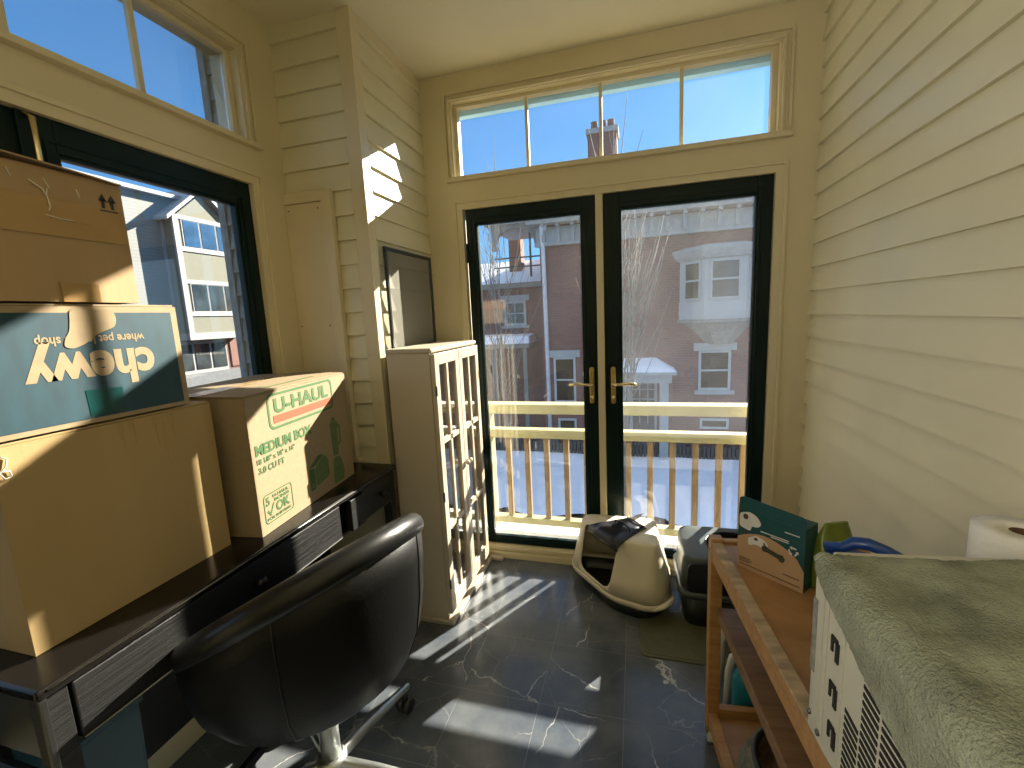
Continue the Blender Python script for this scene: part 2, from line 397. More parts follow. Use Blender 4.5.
def ring2d(outer, inner, y0, y1):
    """flat frame between two outlines with the same number of points (xz plane)"""
    mb = MB(); n = len(outer)
    vs = [(p[0], y, p[1]) for y in (y0, y1) for q in (outer, inner) for p in q]
    fs = []
    for k in range(n):
        j = (k + 1) % n
        fs += [(k, j, n + j, n + k), (2 * n + k, 3 * n + k, 3 * n + j, 2 * n + j), (k, 2 * n + k, 2 * n + j, j), (n + k, n + j, 3 * n + j, 3 * n + k)]
    return mb.add(vs, fs)

def round_poly(poly, r, n=5):
    """round the corners of a 2-D polygon"""
    out = []; N = len(poly)
    for i in range(N):
        p = Vector(poly[i]); a = Vector(poly[i - 1]) - p; b = Vector(poly[(i + 1) % N]) - p
        rr = min(r, a.length * .45, b.length * .45); a.normalize(); b.normalize()
        for k in range(n + 1):
            t = k / n; out.append(p + a * rr * (1 - t) ** 2 + b * rr * t ** 2)
    return out

def boolean(o, cutter):
    md = o.modifiers.new('cut', 'BOOLEAN'); md.object = cutter; md.operation = 'DIFFERENCE'; md.solver = 'EXACT'
    bpy.context.view_layer.update()
    dg = bpy.context.evaluated_depsgraph_get(); me = bpy.data.meshes.new_from_object(o.evaluated_get(dg))
    o.modifiers.clear(); o.data = me; bpy.data.objects.remove(cutter)

def structure(o, label, cat='wall'): return tag(o, label, cat, kind='structure')

# ------------------------------------------------------------------ the room
XL, XR, YB, ZC = -1.48, .761, 2.318, 2.645
YN = -1.9
structure(MB().box(-1.75, 1.0, YN - .2, YB + .15, -.12, 0).build('floor', M['floor']), 'black marble tile floor with white veins and grey joints', 'floor')
structure(MB().box(-1.75, 1.0, YN - .2, YB + .15, ZC, ZC + .12).build('ceiling', M['ceiling']), 'plain off-white painted flat porch ceiling', 'ceiling')

def siding(length, z0, z1, pitch=.1022, off=.022, lap=.015):
    """clapboards: profile along local x, face towards -y"""
    mb = MB(); k = math.floor((z0 - off) / pitch)
    while off + k * pitch < z1:
        a = max(z0, off + k * pitch); b = min(z1, off + (k + 1) * pitch)
        if b - a > .004:
            fa = (a - off - k * pitch) / pitch; fb = (b - off - k * pitch) / pitch
            ya = -lap * (1 - fa) - .002; yb = -lap * (1 - fb) - .002
            mb.add([(0, ya, a), (length, ya, a), (length, yb, b), (0, yb, b), (0, .004, a), (length, .004, a), (length, .004, b), (0, .004, b)],
                   [(0, 1, 2, 3), (4, 5, 1, 0), (3, 2, 6, 7), (0, 3, 7, 4), (1, 5, 6, 2)])
        k += 1
    return mb
# right wall: boards facing -x  (local x -> -Y)
wr = MB().box(XR + .012, XR + .16, YN, YB + .12, -.05, ZC).build('wall_right', M['cream'])
structure(wr, 'long cream clapboard wall beside the wooden cart')
sd = siding(YB - YN, 0, ZC).build('siding', M['cream'], wr, (XR + .011, YB, 0), (0, 0, -PI / 2))
structure(MB().box(XL - .2, XR + .16, YN - .15, YN, 0, ZC).build('wall_front', M['cream']), 'plain cream wall closing the porch behind the viewer')

# back wall with openings for the glazed doors and the transom
DX0, DX1, DZ1, TZ0, TZ1 = -.889, .602, 1.977, 2.128, 2.47
wb = MB()
BX0, BZ1 = -.920, 2.510          # the back transom opening is a little wider and taller than the doors
wb.box(-1.30, DX0, YB, YB + .13, 0, TZ0); wb.box(-1.30, BX0, YB, YB + .13, TZ0, ZC); wb.box(DX1, XR + .02, YB, YB + .13, 0, ZC)
wb.box(DX0, DX1, YB, YB + .13, DZ1, TZ0); wb.box(BX0, DX1, YB, YB + .085, BZ1, ZC)
structure(wb.build('wall_back', M['cream_trim']), 'cream wall around the glazed doors and their transom')

eh = MB().box(BX0, DX1, YB + .088, YB + .13, 2.472, ZC).build('trim_4', M['head_blue'])
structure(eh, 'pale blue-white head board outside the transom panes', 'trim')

# left wall, opening y .05 -> 1.54
LY0, LY1 = .049, 1.54
wl = MB()
wl.box(XL - .13, XL, LY1, YB + .13, 0, ZC); wl.box(XL - .13, XL, YN, LY0, 0, ZC)
wl.box(XL - .13, XL, LY0, LY1, DZ1, TZ0); wl.box(XL - .13, XL, LY0, LY1, TZ1, ZC)
structure(wl.build('wall_left', M['cream_trim']), 'cream wall around the side windows behind the boxes')

def transom(name, x0, x1, parent_loc, rz, label, gm, TZ1=TZ1):
    """transom window in local coords: x to the right, y outwards"""
    root = thing(name, label, 'window', parent_loc, rz, kind='structure')
    f = MB().frame(x0, x1, TZ0, TZ1, .035, .075, .022, .018, .022, .014)
    f.build('frame', M['cream_trim'], root, bevel=.002)
    n = 4; w = (x1 - x0 - .044) / n
    for k in range(1, n):
        x = x0 + .022 + w * k
        MB().box(x - .008, x + .008, .046, .064, TZ0 + .012, TZ1 - .016).build('muntin', M['cream_trim'], root)
    for k in range(n):
        a = x0 + .022 + w * k
        MB().box(a + .004, a + w - .004, .053, .056, TZ0 + .010, TZ1 - .014).build('pane', gm[k], root)
    return root
def casing(name, x0, x1, parent_loc, rz, label, TZ1=TZ1, tx0=None):
    """mitred mouldings around transom and doors, and the transom stool"""
    mb = MB(); t0 = x0 if tx0 is None else tx0
    mb.frame(t0 - .040, x1 + .05, TZ0 + .004, TZ1 + .045, -.010, .004, .012)
    mb.frame(t0 - .018, x1 + .020, TZ0, TZ1 + .014, -.012, .004, .010, .010, .010, .002)
    mb.box(x0 - .07, x1 + .055, -.028, .035, TZ0 - .012, TZ0 + .006)
    mb.frame(x0 - .045, x1 + .048, 0.02, DZ1 + .045, -.009, .004, .014, .014, .014, 0)
    o = mb.build(name, M['cream_trim'], None, parent_loc, (0, 0, math.radians(rz)), bevel=.003)
    structure(o, label, 'trim')
    return o
transom('window_3', BX0, DX1, (0, YB, 0), 0, 'four-pane transom window above the glazed doors', [M['glass_trans']] * 3 + [M['glass_dusty']], BZ1)
casing('trim_1', DX0, DX1, (0, YB, 0), 0, 'cream mouldings framing the glazed doors and transom', BZ1, BX0)
transom('window_2', .178, LY1, (XL, 0, 0), 90, 'four-pane transom window high on the left wall', [M['glass_clear']] * 4)
casing('trim_2', LY0, LY1, (XL, 0, 0), 90, 'cream mouldings framing the left side windows')

def leaf(name, x0, x1, z0, parent_loc, rz, label, sl, sr, gm, top=.072, bot=.035, yo=.018, cat='door'):
    root = thing(name, label, cat, parent_loc, rz, kind='structure')
    MB().frame(x0, x1, z0, DZ1, yo, yo + .042, sl, top, sr, bot).build('frame', M['green'], root, bevel=.003)
    a, b, c, d = x0 + sl, x1 - sr, z0 + bot, DZ1 - top
    MB().frame(a - .002, b + .002, c - .002, d + .002, yo + .006, yo + .036, .012).build('glazing_bead', M['green'], root, bevel=.004)
    MB().frame(a - .028, b + .022, c - .020, d + .03, yo - .004, yo + .001, .007).build('moulding', M['green'], root)
    MB().box(a + .004, b - .004, yo + .019, yo + .023, c + .004, d - .004).build('pane', gm, root)
    return root
d1 = leaf('door_1', DX0 + .01, -.189, .075, (0, YB, 0), 0, 'dark green glazed door, the one beside the white cabinet', .052, .069, M['glass'])
d2 = leaf('door_2', -.153, DX1 - .002, .075, (0, YB, 0), 0, 'dark green glazed door, the one behind the litter boxes', .079, .060, M['glass_dusty'])
structure(MB().box(-.189, -.153, YB - .004, YB + .055, .03, DZ1).build('trim_3', M['cream_trim'], bevel=.003), 'cream post between the two glazed doors', 'trim')
def handle(door, x, sgn):
    p = MB().prism(rounded(x - .012, x + .012, .925, 1.120, .011), .006, .018)
    pl = p.build('handle', M['brass'], door, bevel=.002)
    lv = MB(); lv.tube([(x, .012, 1.033), (x, -.035, 1.033)], .008)
    lv.tube([(x, -.035, 1.033), (x + sgn * .03, -.040, 1.034), (x + sgn * .07, -.042, 1.039), (x + sgn * .105, -.038, 1.036), (x + sgn * .118, -.030, 1.030)], [.008, .009, .010, .008, .005])
    lv.tube([(x, .005, .962), (x, -.003, .962)], .008)
    lv.build('lever', M['brass_bright'], pl)
handle(d1, -.222, -1); handle(d2, -.112, 1)
# hinges on the left edge of the left door
for z in (.35, 1.0, 1.75):
    MB().tube([(DX0 + .012, .012, z - .05), (DX0 + .012, .012, z + .05)], .006).build('hinge', M['iron'], d1)
# threshold
bb = MB(); bb.box(-1.088, XR, YB - .020, YB + .02, 0, .038); bb.box(DX0, DX1, YB - .010, YB + .02, .044, .066); bb.box(DX0, DX1, YB - .002, YB + .10, .030, .074)
structure(bb.build('baseboard_back', M['cream_trim'], bevel=.003), 'stepped cream threshold under the glazed doors', 'trim')
# left window leaves (same dark green joinery)
w1 = leaf('window_1', .83, LY1 - .003, .42, (XL, 0, 0), 90, 'tall dark green side window behind the boxes', .075, .062, M['glass_clear'], top=.085, bot=.07, cat='window')
w4 = leaf('window_4', LY0 + .003, .795, .42, (XL, 0, 0), 90, 'dark green side window leaf mostly hidden by the top box', .062, .07, M['glass_clear'], top=.085, bot=.07, cat='window')
MB().box(.795, .83, .03, .06, .42, DZ1).build('mullion', M['green'], w1)
lt = MB().tube([(.845, .004, 1.79), (.845, -.012, 1.80), (.845, -.014, 1.955), (.845, .012, 1.965)], .0075)
lt.lathe([(.0, 1.775), (.009, 1.78), (.009, 1.80), (.0, 1.803)], 12, (.845, -.004))
lt.build('latch', M['brass_bright'], w1)
sil = MB().box(XL - .13, XL + .01, LY0, LY1, 0, .42); structure(sil.build('wall_left_lower', M['cream_trim']), 'cream wall panel below the side windows, behind the desk')

# boxed-out corner between left and back wall
CX, CY = -1.088, 1.721
wc = MB().box(XL, CX - .014, CY + .014, YB, 0, ZC).build('wall_corner', M['cream'])
structure(wc, 'boxed-out cream clapboard corner between side window and doors')
siding(.333, 0, ZC).build('siding', M['cream'], wc, (XL, CY + .012, 0))
siding(YB - CY - .055, 0, ZC - .05).build('siding', M['cream'], wc, (CX - .012, CY + .055, 0), (0, 0, PI / 2))
cb = MB(); cb.box(CX - .062, CX + .002, CY - .002, CY + .02, 0, ZC); cb.box(CX - .02, CX + .002, CY + .02, CY + .058, 0, ZC)
cb.box(CX - .02, CX + .003, CY + .058, YB, ZC - .055, ZC)
cb.build('corner_board', M['cream_trim'], wc, bevel=.002)
# tall access panel
ap = thing('access_panel', 'tall narrow cream panel screwed onto the clapboard corner', 'panel', (XL, CY - .016, 0))
MB().box(.001, .190, -.006, .012, .79, 1.925).build('panel', M['cream_trim'], ap, bevel=.002)
f = MB(); f.box(.192, .240, -.014, .014, .79, 1.972); f.box(.001, .192, -.014, .014, 1.927, 1.972); f.box(.001, .255, -.02, .014, .765, .79)
f.build('frame', M['cream_trim'], ap, bevel=.002)
for x, z in ((.02, 1.90), (.170, 1.90), (.02, 1.4), (.170, 1.4)): MB().tube([(x, -.008, z), (x, 0, z)], .003, 8).build('screw', M['iron'], ap)

# ------------------------------------------------------------------ things standing by the column
# insect screen leaning behind the cabinet
sx = thing('window_screen', 'dark framed insect screen leaning on the clapboard corner behind the white cabinet', 'screen', (CX + .010, 1.80, 0), 90)
MB().frame(0, .462, .002, 1.735, -.015, -.002, .016).build('frame', M['scr_frame'], sx, bevel=.003)
MB().box(.016, .446, -.009, -.008, .018, 1.719).build('mesh', M['mesh'], sx)

# white glazed cabinet: local x along front (to +Y), local y into cabinet (to -X)
cab = thing('display_cabinet', 'off-white cabinet with two glazed muntin doors standing against the back corner', 'cabinet', (-.842, 1.705, 0), 90)
W, DP, HT = .545, .205, 1.285
b = MB()
b.box(0, .018, 0, DP, .02, HT - .02); b.box(W - .018, W, 0, DP, .02, HT - .02)
b.box(.018, W - .018, DP - .012, DP, .02, HT - .02)
b.box(.018, W - .018, 0, DP, .02, .05)
b.build('carcass', M['cab'], cab, bevel=.002)
top = MB(); pts = rounded(-.004, W + .004, 0, 1, .02)
tp = [(-.006, -.012), (W + .006, -.012), (W + .006, DP + .004), (-.006, DP + .004)]
top.add([(x, y, z) for z in (HT - .022, HT) for x, y in tp], [(3, 2, 1, 0), (4, 5, 6, 7), (0, 1, 5, 4), (1, 2, 6, 5), (2, 3, 7, 6), (3, 0, 4, 7)])
top.build('top', M['cab'], cab, bevel=.009, seg=3)
MB().box(-.012, W + .012, -.03, DP + .004, 0, .022).build('plinth', M['cab'], cab, bevel=.004)
for z in (.36, .66, .97):
    MB().box(.018, W - .018, .03, DP - .014, z, z + .014).build('shelf', M['cab'], cab)
for k in (0, 1):
    a = .004 + k * (W / 2 - .002); e = a + W / 2 - .006
    d = MB().frame(a, e, .05, HT - .026, -.021, -.001, .042, .05, .042, .075)
    dr = d.build('door', M['cab'], cab, bevel=.0025)
    mu = MB(); xm = (a + e) / 2; mu.box(xm - .009, xm + .009, -.018, -.004, .12, HT - .07)
    for z in (.455, .865): mu.box(a + .04, e - .04, -.018, -.004, z - .011, z + .011)
    mu.build('muntin', M['cab'], dr)
    MB().box(a + .041, e - .041, -.0115, -.0095, .123, HT - .075).build('pane', M['glass_cab'], dr)
    kx = (e - .016) if k == 0 else (a + .016)
    kb = MB().lathe([(.004, 0), (.004, .012), (.011, .016), (.013, .022), (.009, .029), (0, .031)], 16)
    ko = kb.build('knob', M['cab'], dr, (kx, -.021, .70), (PI / 2, 0, 0))
    hx = a if k == 0 else e
    for z in (.20, .62, 1.10):
        MB().box(hx - .004, hx + .004, -.024, -.018, z - .022, z + .022).build('hinge', M['iron'], dr)
# small wooden offcut peeking out at its far foot
tag(MB().box(-.83, -.745, 2.262, 2.290, 0, .022).build('wood_offcut', M['cab'], bevel=.004), 'small pale wooden block on the floor at the far cabinet foot', 'block')

# ------------------------------------------------------------------ desk
DXF, DY0, DY1, DH = -1.030, .436, 1.668, .78
dk = thing('writing_desk', 'long black wooden desk with metal edges under the cardboard boxes', 'desk', (DXF, DY0, 0), 90)
LEN = DY1 - DY0; DD = .435
tp = MB().box(-.004, LEN + .004, -.006, DD, DH - .022, DH); tp.build('desktop', M['desk_top'], dk, bevel=.007, seg=3)
MB().tube([(.012, -.007, DH - .005), (LEN, -.007, DH - .005)], .0022, 6).build('edge_trim', M['steel'], dk)
for x in (0.006, LEN - .045):
    for y in (.006, DD - .05):
        lg = MB().box(x, x + .04, y, y + .04, 0, DH - .022); lo = lg.build('leg', M['desk'], dk, bevel=.003)
        if x < .1: MB().box(x - .004, x + .007, y - .004, y + .007, .0, DH - .024).build('corner_strip', M['steel'], lo, bevel=.002)
for x in (.012, LEN - .022): MB().box(x, x + .010, .046, DD - .05, DH - .165, DH - .022).build('side_panel', M['steel'], dk)
MB().box(.046, LEN - .045, DD - .03, DD - .015, .12, DH - .022).build('shade_back_panel', M['desk'], dk)  # black sheet added as stand-in for the shade under the desk
MB().box(.046, LEN - .045, .02, DD - .03, DH - .160, DH - .150).build('drawer_floor', M['desk'], dk)
def drawer(x0, x1, knobs):
    o = MB().box(x0, x1, .002, .022, DH - .148, DH - .026).build('drawer', M['desk'], dk, bevel=.003)
    MB().tube([(x0 + .002, .001, DH - .147), (x1 - .002, .001, DH - .147)], .0022, 6).build('edge_strip', M['steel'], o)
    for kx in knobs:
        MB().lathe([(.006, 0), (.007, .010), (.014, .014), (.016, .022), (.011, .029), (0, .031)], 18).build('knob', M['leather_roll'], o, (kx, .002, DH - .085), (PI / 2, 0, 0))
drawer(.050, .845, [.470]); drawer(.985, LEN - .049, [LEN - .125])
MB().box(.90, .98, -.006, .022, DH - .150, DH - .030).build('pilaster', M['desk'], dk, bevel=.002)
MB().box(.05, LEN - .05, .03, .05, .16, .185).build('stretcher', M['desk'], dk, bevel=.003)
MB().box(.014, .03, .05, DD - .05, .53, .56).build('side_rail', M['desk'], dk, bevel=.003)
# things stored under the desk
bn = thing('storage_bin', 'slate blue storage bin under the black desk', 'bin', (-1.17, .53, 0), 90)
MB().loft([[(.0, .0, .0), (.12, 0, 0), (.12, .20, 0), (0, .20, 0)], [(-.01, -.01, .52), (.13, -.01, .52), (.13, .21, .52), (-.01, .21, .52)]], sm=False).build('tub', M['blue_bin'], bn, bevel=.012)
MB().box(-.016, .136, -.016, .216, .52, .545).build('lid', M['blue_bin'], bn, bevel=.008)
tag(MB().loft([[(x * s + .0, y * s, z) for x, y in rounded(-.09, .09, -.07, .07, .05)] for z, s in ((0, .8), (.05, 1), (.28, 1), (.40, .8), (.46, .45))]).build('plastic_bag', M['bag'], None, (-1.37, .36, 0)),
    'pale crumpled plastic bag below the near desk end', 'bag')

# ------------------------------------------------------------------ cardboard boxes
def carton(name, label, loc, rz, w, d, h, m, seed=0, dent=.003, flap=.0):
    """local x along the front, front faces -y, y into the box"""
    root = thing(name, label, 'box', loc, rz)
    mb = MB(); n, k = 14, 12
    def wob(x, y, z): return noise.noise(Vector((x * 5 + seed, y * 5, z * 4))) * dent
    fs = []; vs = []
    def face(fn, a, b_):
        o = len(vs)
        for j in range(k + 1):
            for i in range(n + 1): vs.append(fn(i / n * a, j / k * b_))
        for j in range(k):
            for i in range(n): q = o + j * (n + 1) + i; fs.append((q, q + 1, q + n + 2, q + n + 1))
    e = lambda t, L: min(1., min(t, L - t) * 18)
    face(lambda x, z: (x, -.0004 + (wob(x, 0, z) * e(x, w) * e(z, h) if dent > .0045 else 0), z), w, h)
    face(lambda x, z: (w - x, d + wob(x, 3, z) * e(x, w) * e(z, h), z), w, h)
    face(lambda y, z: (wob(7, y, z) * e(y, d) * e(z, h), d - y, z), d, h)
    face(lambda y, z: (w + wob(9, y, z) * e(y, d) * e(z, h), y, z), d, h)
    face(lambda x, y: (x, y, 0), w, d)
    face(lambda x, y: (x, y, h + abs(wob(x, y, 5)) * e(x, w) * e(y, d)), w, d)
    mb.add(vs, fs)
    mb.build('carton', m, root, weld=True)
    # top flaps meeting along the middle, closed with tape
    fl = MB()
    for y0, y1, lift in ((.004, d / 2 - .002, flap), (d / 2 + .002, d - .004, 0)):
        fl.add([(.003, y0, h + .001), (w - .003, y0, h + .001), (w - .003, y1, h + .003 + lift), (.003, y1, h + .003),
                (.003, y0, h + .005), (w - .003, y0, h + .005), (w - .003, y1, h + .007 + lift), (.003, y1, h + .007)],
               [(0, 3, 2, 1), (4, 5, 6, 7), (0, 1, 5, 4), (1, 2, 6, 5), (2, 3, 7, 6), (3, 0, 4, 7)])
    fl.build('flap', m, root)
    return root
FR = (PI / 2, 0, 0)
# --- large tan box (bottom of the stack)
big = carton('cardboard_box', 'large plain tan cardboard box at the bottom of the stack on the desk', (-1.142, .495, .781), 90, .442, .315, .422, M['card_big'], 3, .005)
cr = MB()
for x0, dz in ((.30, .16), (.325, .12), (.285, .09), (.21, .08), (.235, .06)):
    z1 = .418; cr.add([(x0, -.001, z1), (x0 + .005, -.004, z1), (x0 + .010, -.001, z1), (x0 + .007 + dz * .06, -.0005, z1 - dz)], [(0, 1, 3), (1, 2, 3)])
cr.build('crease', M['card_big'], big)
st = MB().tube([(.012, -.003, .405), (.020, -.004, .40), (.016, -.004, .385), (.006, -.004, .375), (.012, -.004, .362), (.022, -.004, .365), (.02, -.004, .376), (.004, -.004, .378)], .0014, 6)
st.build('string', M['thread'], big)
# --- teal printed box, upside down, in the middle
tl = carton('cardboard_box', 'teal printed pet shop box lying upside down in the middle of the stack', (-1.142, .17, 1.213), 90, .712, .30, .252, M['kraft'], 5, .002)
MB().prism([(.012, .012), (.698, .010), (.697, .238), (.010, .240)], -.0012, -.0005).build('printed_panel', M['teal'], tl)
text('logo_text', 'chewy', .105, M['kraft'], tl, (.640, -.0016, .152), (PI / 2, PI, 0), bold=.0042, width=.246)
text('tagline', 'where pet lovers shop', .026, M['kraft'], tl, (.625, -.0016, .189), (PI / 2, PI, 0), bold=.0006, width=.205)
stain = [(.486, .246), (.566, .246), (.572, .225), (.566, .206), (.548, .200), (.527, .191), (.505, .172), (.480, .163), (.466, .168), (.470, .185), (.480, .200), (.484, .222)]
MB().prism(round_poly(stain, .012, 3), -.0026, -.0012).build('torn_patch', M['kraft'], tl)
MB().prism([(.488, .073), (.560, .070), (.553, .015), (.490, .016)], -.0020, -.0013).build('tape', M['teal_tape'], tl)
# --- brown box on top
tb = carton('cardboard_box', 'brown taped cardboard box with black arrows on top of the stack', (-1.142, .15, 1.474), 90, .648, .30, .262, M['card'], 8, .0044, flap=.012)
MB().prism([(.01, .135), (.64, .132), (.64, .205), (.01, .21)], -.0030, -.0022).build('tape', M['tape'], tb)
MB().prism([(.505, .168), (.572, .165), (.572, .205), (.505, .208)], -.0042, -.0034).build('label_patch', M['tape'], tb)
MB().prism([(.50, .0), (.568, .0), (.568, .038), (.50, .040)], -.0042, -.0034).build('label_patch', M['tape'], tb)
for pts in ([(.45, .25), (.455, .232)], [(.505, .244), (.512, .224)], [(.508, .224), (.505, .21), (.508, .19), (.504, .18)], [(.558, .235), (.562, .218)], [(.498, .172), (.52, .168), (.545, .168)], [(.48, .235), (.50, .222), (.506, .205)]):
    MB().tube([(x, -.0044, z) for x, z in pts], .0013, 5).build('tape_wrinkle', M['tape_wrinkle'], tb)
ar = MB()
for x in (.606, .624):
    ar.box(x - .0025, x + .0025, -.0034, -.0026, .207, .226); ar.prism([(x - .008, .222), (x + .008, .222), (x, .238)], -.0034, -.0026)
ar.box(.598, .633, -.0034, -.0026, .200, .203)
ar.build('arrow_print', M['print_black'], tb)
fp = MB(); nf = 24; vs = []
for k in range(nf + 1):
    t = k / nf; lift = .013 * math.sin(PI * min(1, t * 1.02)) ** .8
    for y, dz in ((-.012, lift), (.10, .010 + lift * .3), (.10, .013 + lift * .3), (-.012, lift + .003)): vs.append((.004 + t * .64, y, .2625 + dz))
fp.add(vs, [(k * 4 + i, k * 4 + (i + 1) % 4, k * 4 + 4 + (i + 1) % 4, k * 4 + 4 + i) for k in range(nf) for i in range(4)])
fp.build('raised_flap', M['card_in'], tb)
# --- moving box with green print
uh = carton('cardboard_box', 'kraft moving box with green and orange print beside the stack', (-1.078, .988, .781), 96.5, .545, .385, .424, M['card_light'], 11, .002, flap=.004)
Y0, Y1 = -.0014, -.0006
lg = ring2d(rounded(.088, .445, .305, .418, .022), rounded(.096, .437, .313, .410, .016), Y0, Y1).build('logo_frame', M['print_green'], uh)
text('logo_text', 'U-HAUL', .062, M['print_green'], uh, (.118, Y0, .356), FR, bold=.0022, width=.297)
MB().prism([(.110, .323), (.433, .323), (.433, .347), (.110, .347)], Y0, Y1).build('logo_stripe', M['print_orange'], uh)
text('size_text', 'MEDIUM BOX', .044, M['print_green'], uh, (.016, Y0, .246), FR, bold=.0018, width=.275)
text('size_text', '18 1/8" x 18" x 16"', .022, M['print_green'], uh, (.017, Y0, .219), FR, bold=.0006, width=.175)
text('size_text', '3.0 CU FT', .026, M['print_green'], uh, (.019, Y0, .190), FR, bold=.0010, width=.117)
ring2d(rounded(.021, .153, .028, .119, .012), rounded(.024, .150, .031, .116, .010), Y0, Y1).build('badge_frame', M['print_green'], uh)
text('badge_text', '5', .036, M['print_green'], uh, (.030, Y0, .085), FR, bold=.001)
text('badge_text', 'U-HAUL', .013, M['print_green'], uh, (.062, Y0, .101), FR, bold=.0005, width=.075)
text('badge_text', 'BOXES', .013, M['print_green'], uh, (.068, Y0, .0875), FR, bold=.0005, width=.070)
text('badge_text', 'OK', .042, M['print_green'], uh, (.072, Y0, .053), FR, bold=.0014, width=.066)
text('badge_text', 'FOR SHIPPING', .012, M['print_green'], uh, (.030, Y0, .037), FR, bold=.0003, width=.108)
MB().prism([(.032, .066), (.038, .070), (.045, .058), (.062, .086), (.066, .084), (.046, .048)], Y0, Y1).build('check_mark', M['print_green'], uh)
# printed toaster and blender
ts = MB(); ts.prism(round_poly([(.250, .040), (.282, .040), (.284, .118), (.252, .120)], .012, 4), Y0, Y1); ts.prism(round_poly([(.252, .124), (.284, .122), (.345, .150), (.318, .156)], .008, 3), Y0, Y1)
ts.build('toaster_print', M['print_green'], uh)
t2 = MB(); t2.prism(round_poly([(.288, .045), (.372, .060), (.372, .120), (.350, .148), (.288, .118)], .014, 4), Y0, Y1); t2.prism(round_poly([(.258, .050), (.276, .050), (.276, .066), (.258, .066)], .007, 3), Y0 - .0008, Y0)
t2.build('toaster_print', M['print_ltgreen'], uh)
bl = MB(); bl.prism(round_poly([(.395, .010), (.470, .010), (.474, .06), (.452, .112), (.408, .112)], .016, 4), Y0, Y1)
bl.prism(round_poly([(.412, .118), (.446, .118), (.455, .250), (.405, .250)], .006, 3), Y0, Y1); bl.prism(round_poly([(.452, .150), (.472, .165), (.472, .230), (.455, .238), (.455, .225), (.462, .220), (.462, .172), (.453, .165)], .004, 2), Y0, Y1)
bl.prism([(.414, .252), (.446, .252), (.440, .268), (.420, .268)], Y0, Y1)
bl.build('blender_print', M['print_ltgreen'], uh)
MB().prism([(.422, .060), (.446, .060), (.446, .066), (.422, .066)], Y0 - .0008, Y0).build('blender_print', M['print_green'], uh)
MB().box(.0, .545, .155, .23, .4315, .4325).build('tape', M['tape'], uh)
tpx = MB()
for y in (.05, .075): tpx.box(.16, .42, y, y + .013, .4305, .4312)
tpx.build('top_print', M['print_green'], uh)

# ------------------------------------------------------------------ black tub chair
CHX, CHY = -.882, .940
ch = thing('swivel_chair', 'black leather tub swivel chair pulled up to the desk', 'chair', (CHX, CHY, 0))
GA, GB = .58, -.172     # slope of the rim plane
def rim_z(x, y): return 1.4 + GA * (CHX + x) + GB * (CHY + y) - .046
NA = 72
def shell_pts(phi):
    R = .315; c, s_ = math.cos(phi), math.sin(phi); zr = rim_z(R * c, R * s_)
    z0 = .392; out = []
    for r, t in ((.06, 0), (.15, .01), (.215, .05), (.262, .15), (.292, .32), (.308, .55), (.315, .8), (.314, 1.)):
        out.append((r * c, r * s_, z0 + (zr - z0) * t))
    for r, t in ((.268, 1.), (.262, .8), (.25, .55), (.235, .3)):
        out.append((r * c, r * s_, max(z0 + .05, z0 + (zr - z0) * t)))
    out.append((.15 * c, .15 * s_, z0 + .045))
    return out
cols = [shell_pts(2 * PI * k / NA) for k in range(NA)]
m_ = len(cols[0]); mb = MB(); vs = [p for c in cols for p in c]; fs = []
for k in range(NA):
    k2 = (k + 1) % NA
    for i in range(m_ - 1): fs.append((k * m_ + i, k2 * m_ + i, k2 * m_ + i + 1, k * m_ + i + 1))
mb.add(vs, fs, True); mb.add([c[0] for c in cols], [tuple(range(NA))[::-1]]); mb.add([c[-1] for c in cols], [tuple(range(NA))])
mb.build('shell', M['leather'], ch, weld=True)
rr = []
for k in range(NA):
    a = 2 * PI * k / NA; x, y = .290 * math.cos(a), .290 * math.sin(a); rr.append((x, y, rim_z(x * 1.07, y * 1.07) + .004))
MB().tube(rr, .034, 14, closed=True).build('rim_roll', M['leather_roll'], ch)
MB().lathe([(0, .43), (.20, .435), (.235, .455), (.24, .475), (.22, .495), (.1, .505), (0, .507)], 40).build('seat_cushion', M['leather'], ch)
# seams down the back of the shell
for a in (-62, 12):
    p = shell_pts(math.radians(a))[1:8]
    MB().tube([Vector(q) * 1.0 + Vector((q[0], q[1], 0)).normalized() * .0012 for q in p], .0018, 6).build('seam', M['leather_roll'], ch)
MB().lathe([(.028, .10), (.028, .24), (.022, .25), (.022, .37), (.07, .385), (.07, .396)], 20).build('post', M['chrome'], ch)
MB().lathe([(.034, .085), (.044, .09), (.044, .125), (.034, .135)], 20).build('hub', M['chrome'], ch)
def chair_leg(deg):
    a = math.radians(deg); d = Vector((math.cos(a), math.sin(a), 0)); t = Vector((-d.y, d.x, 0))
    mb = MB(); rings = []
    for r, w, h, z in ((.03, .030, .040, .105), (.15, .026, .034, .102), (.32, .020, .026, .086), (.335, .012, .018, .084)):
        rings.append([d * r + t * w * .5 * sx + Vector((0, 0, z + h * .5 * sz)) for sx, sz in ((-1, -.6), (-.6, -1), (.6, -1), (1, -.6), (1, .6), (.6, 1), (-.6, 1), (-1, .6))])
    lo = mb.loft(rings).build('leg', M['chrome'], ch)
    cs = MB(); p = d * .312
    for s_ in (-1, 1):
        q = p + t * .014 * s_; cs.tube([q - t * .008 + Vector((0, 0, .026)), q + t * .008 + Vector((0, 0, .026))], .026, 18)
    cs.tube([p + Vector((0, 0, .03)), p + Vector((0, 0, .078))], .009, 10)
    cs.build('caster', M['rubber'], lo)
for k in range(5): chair_leg(77 + 72 * k)

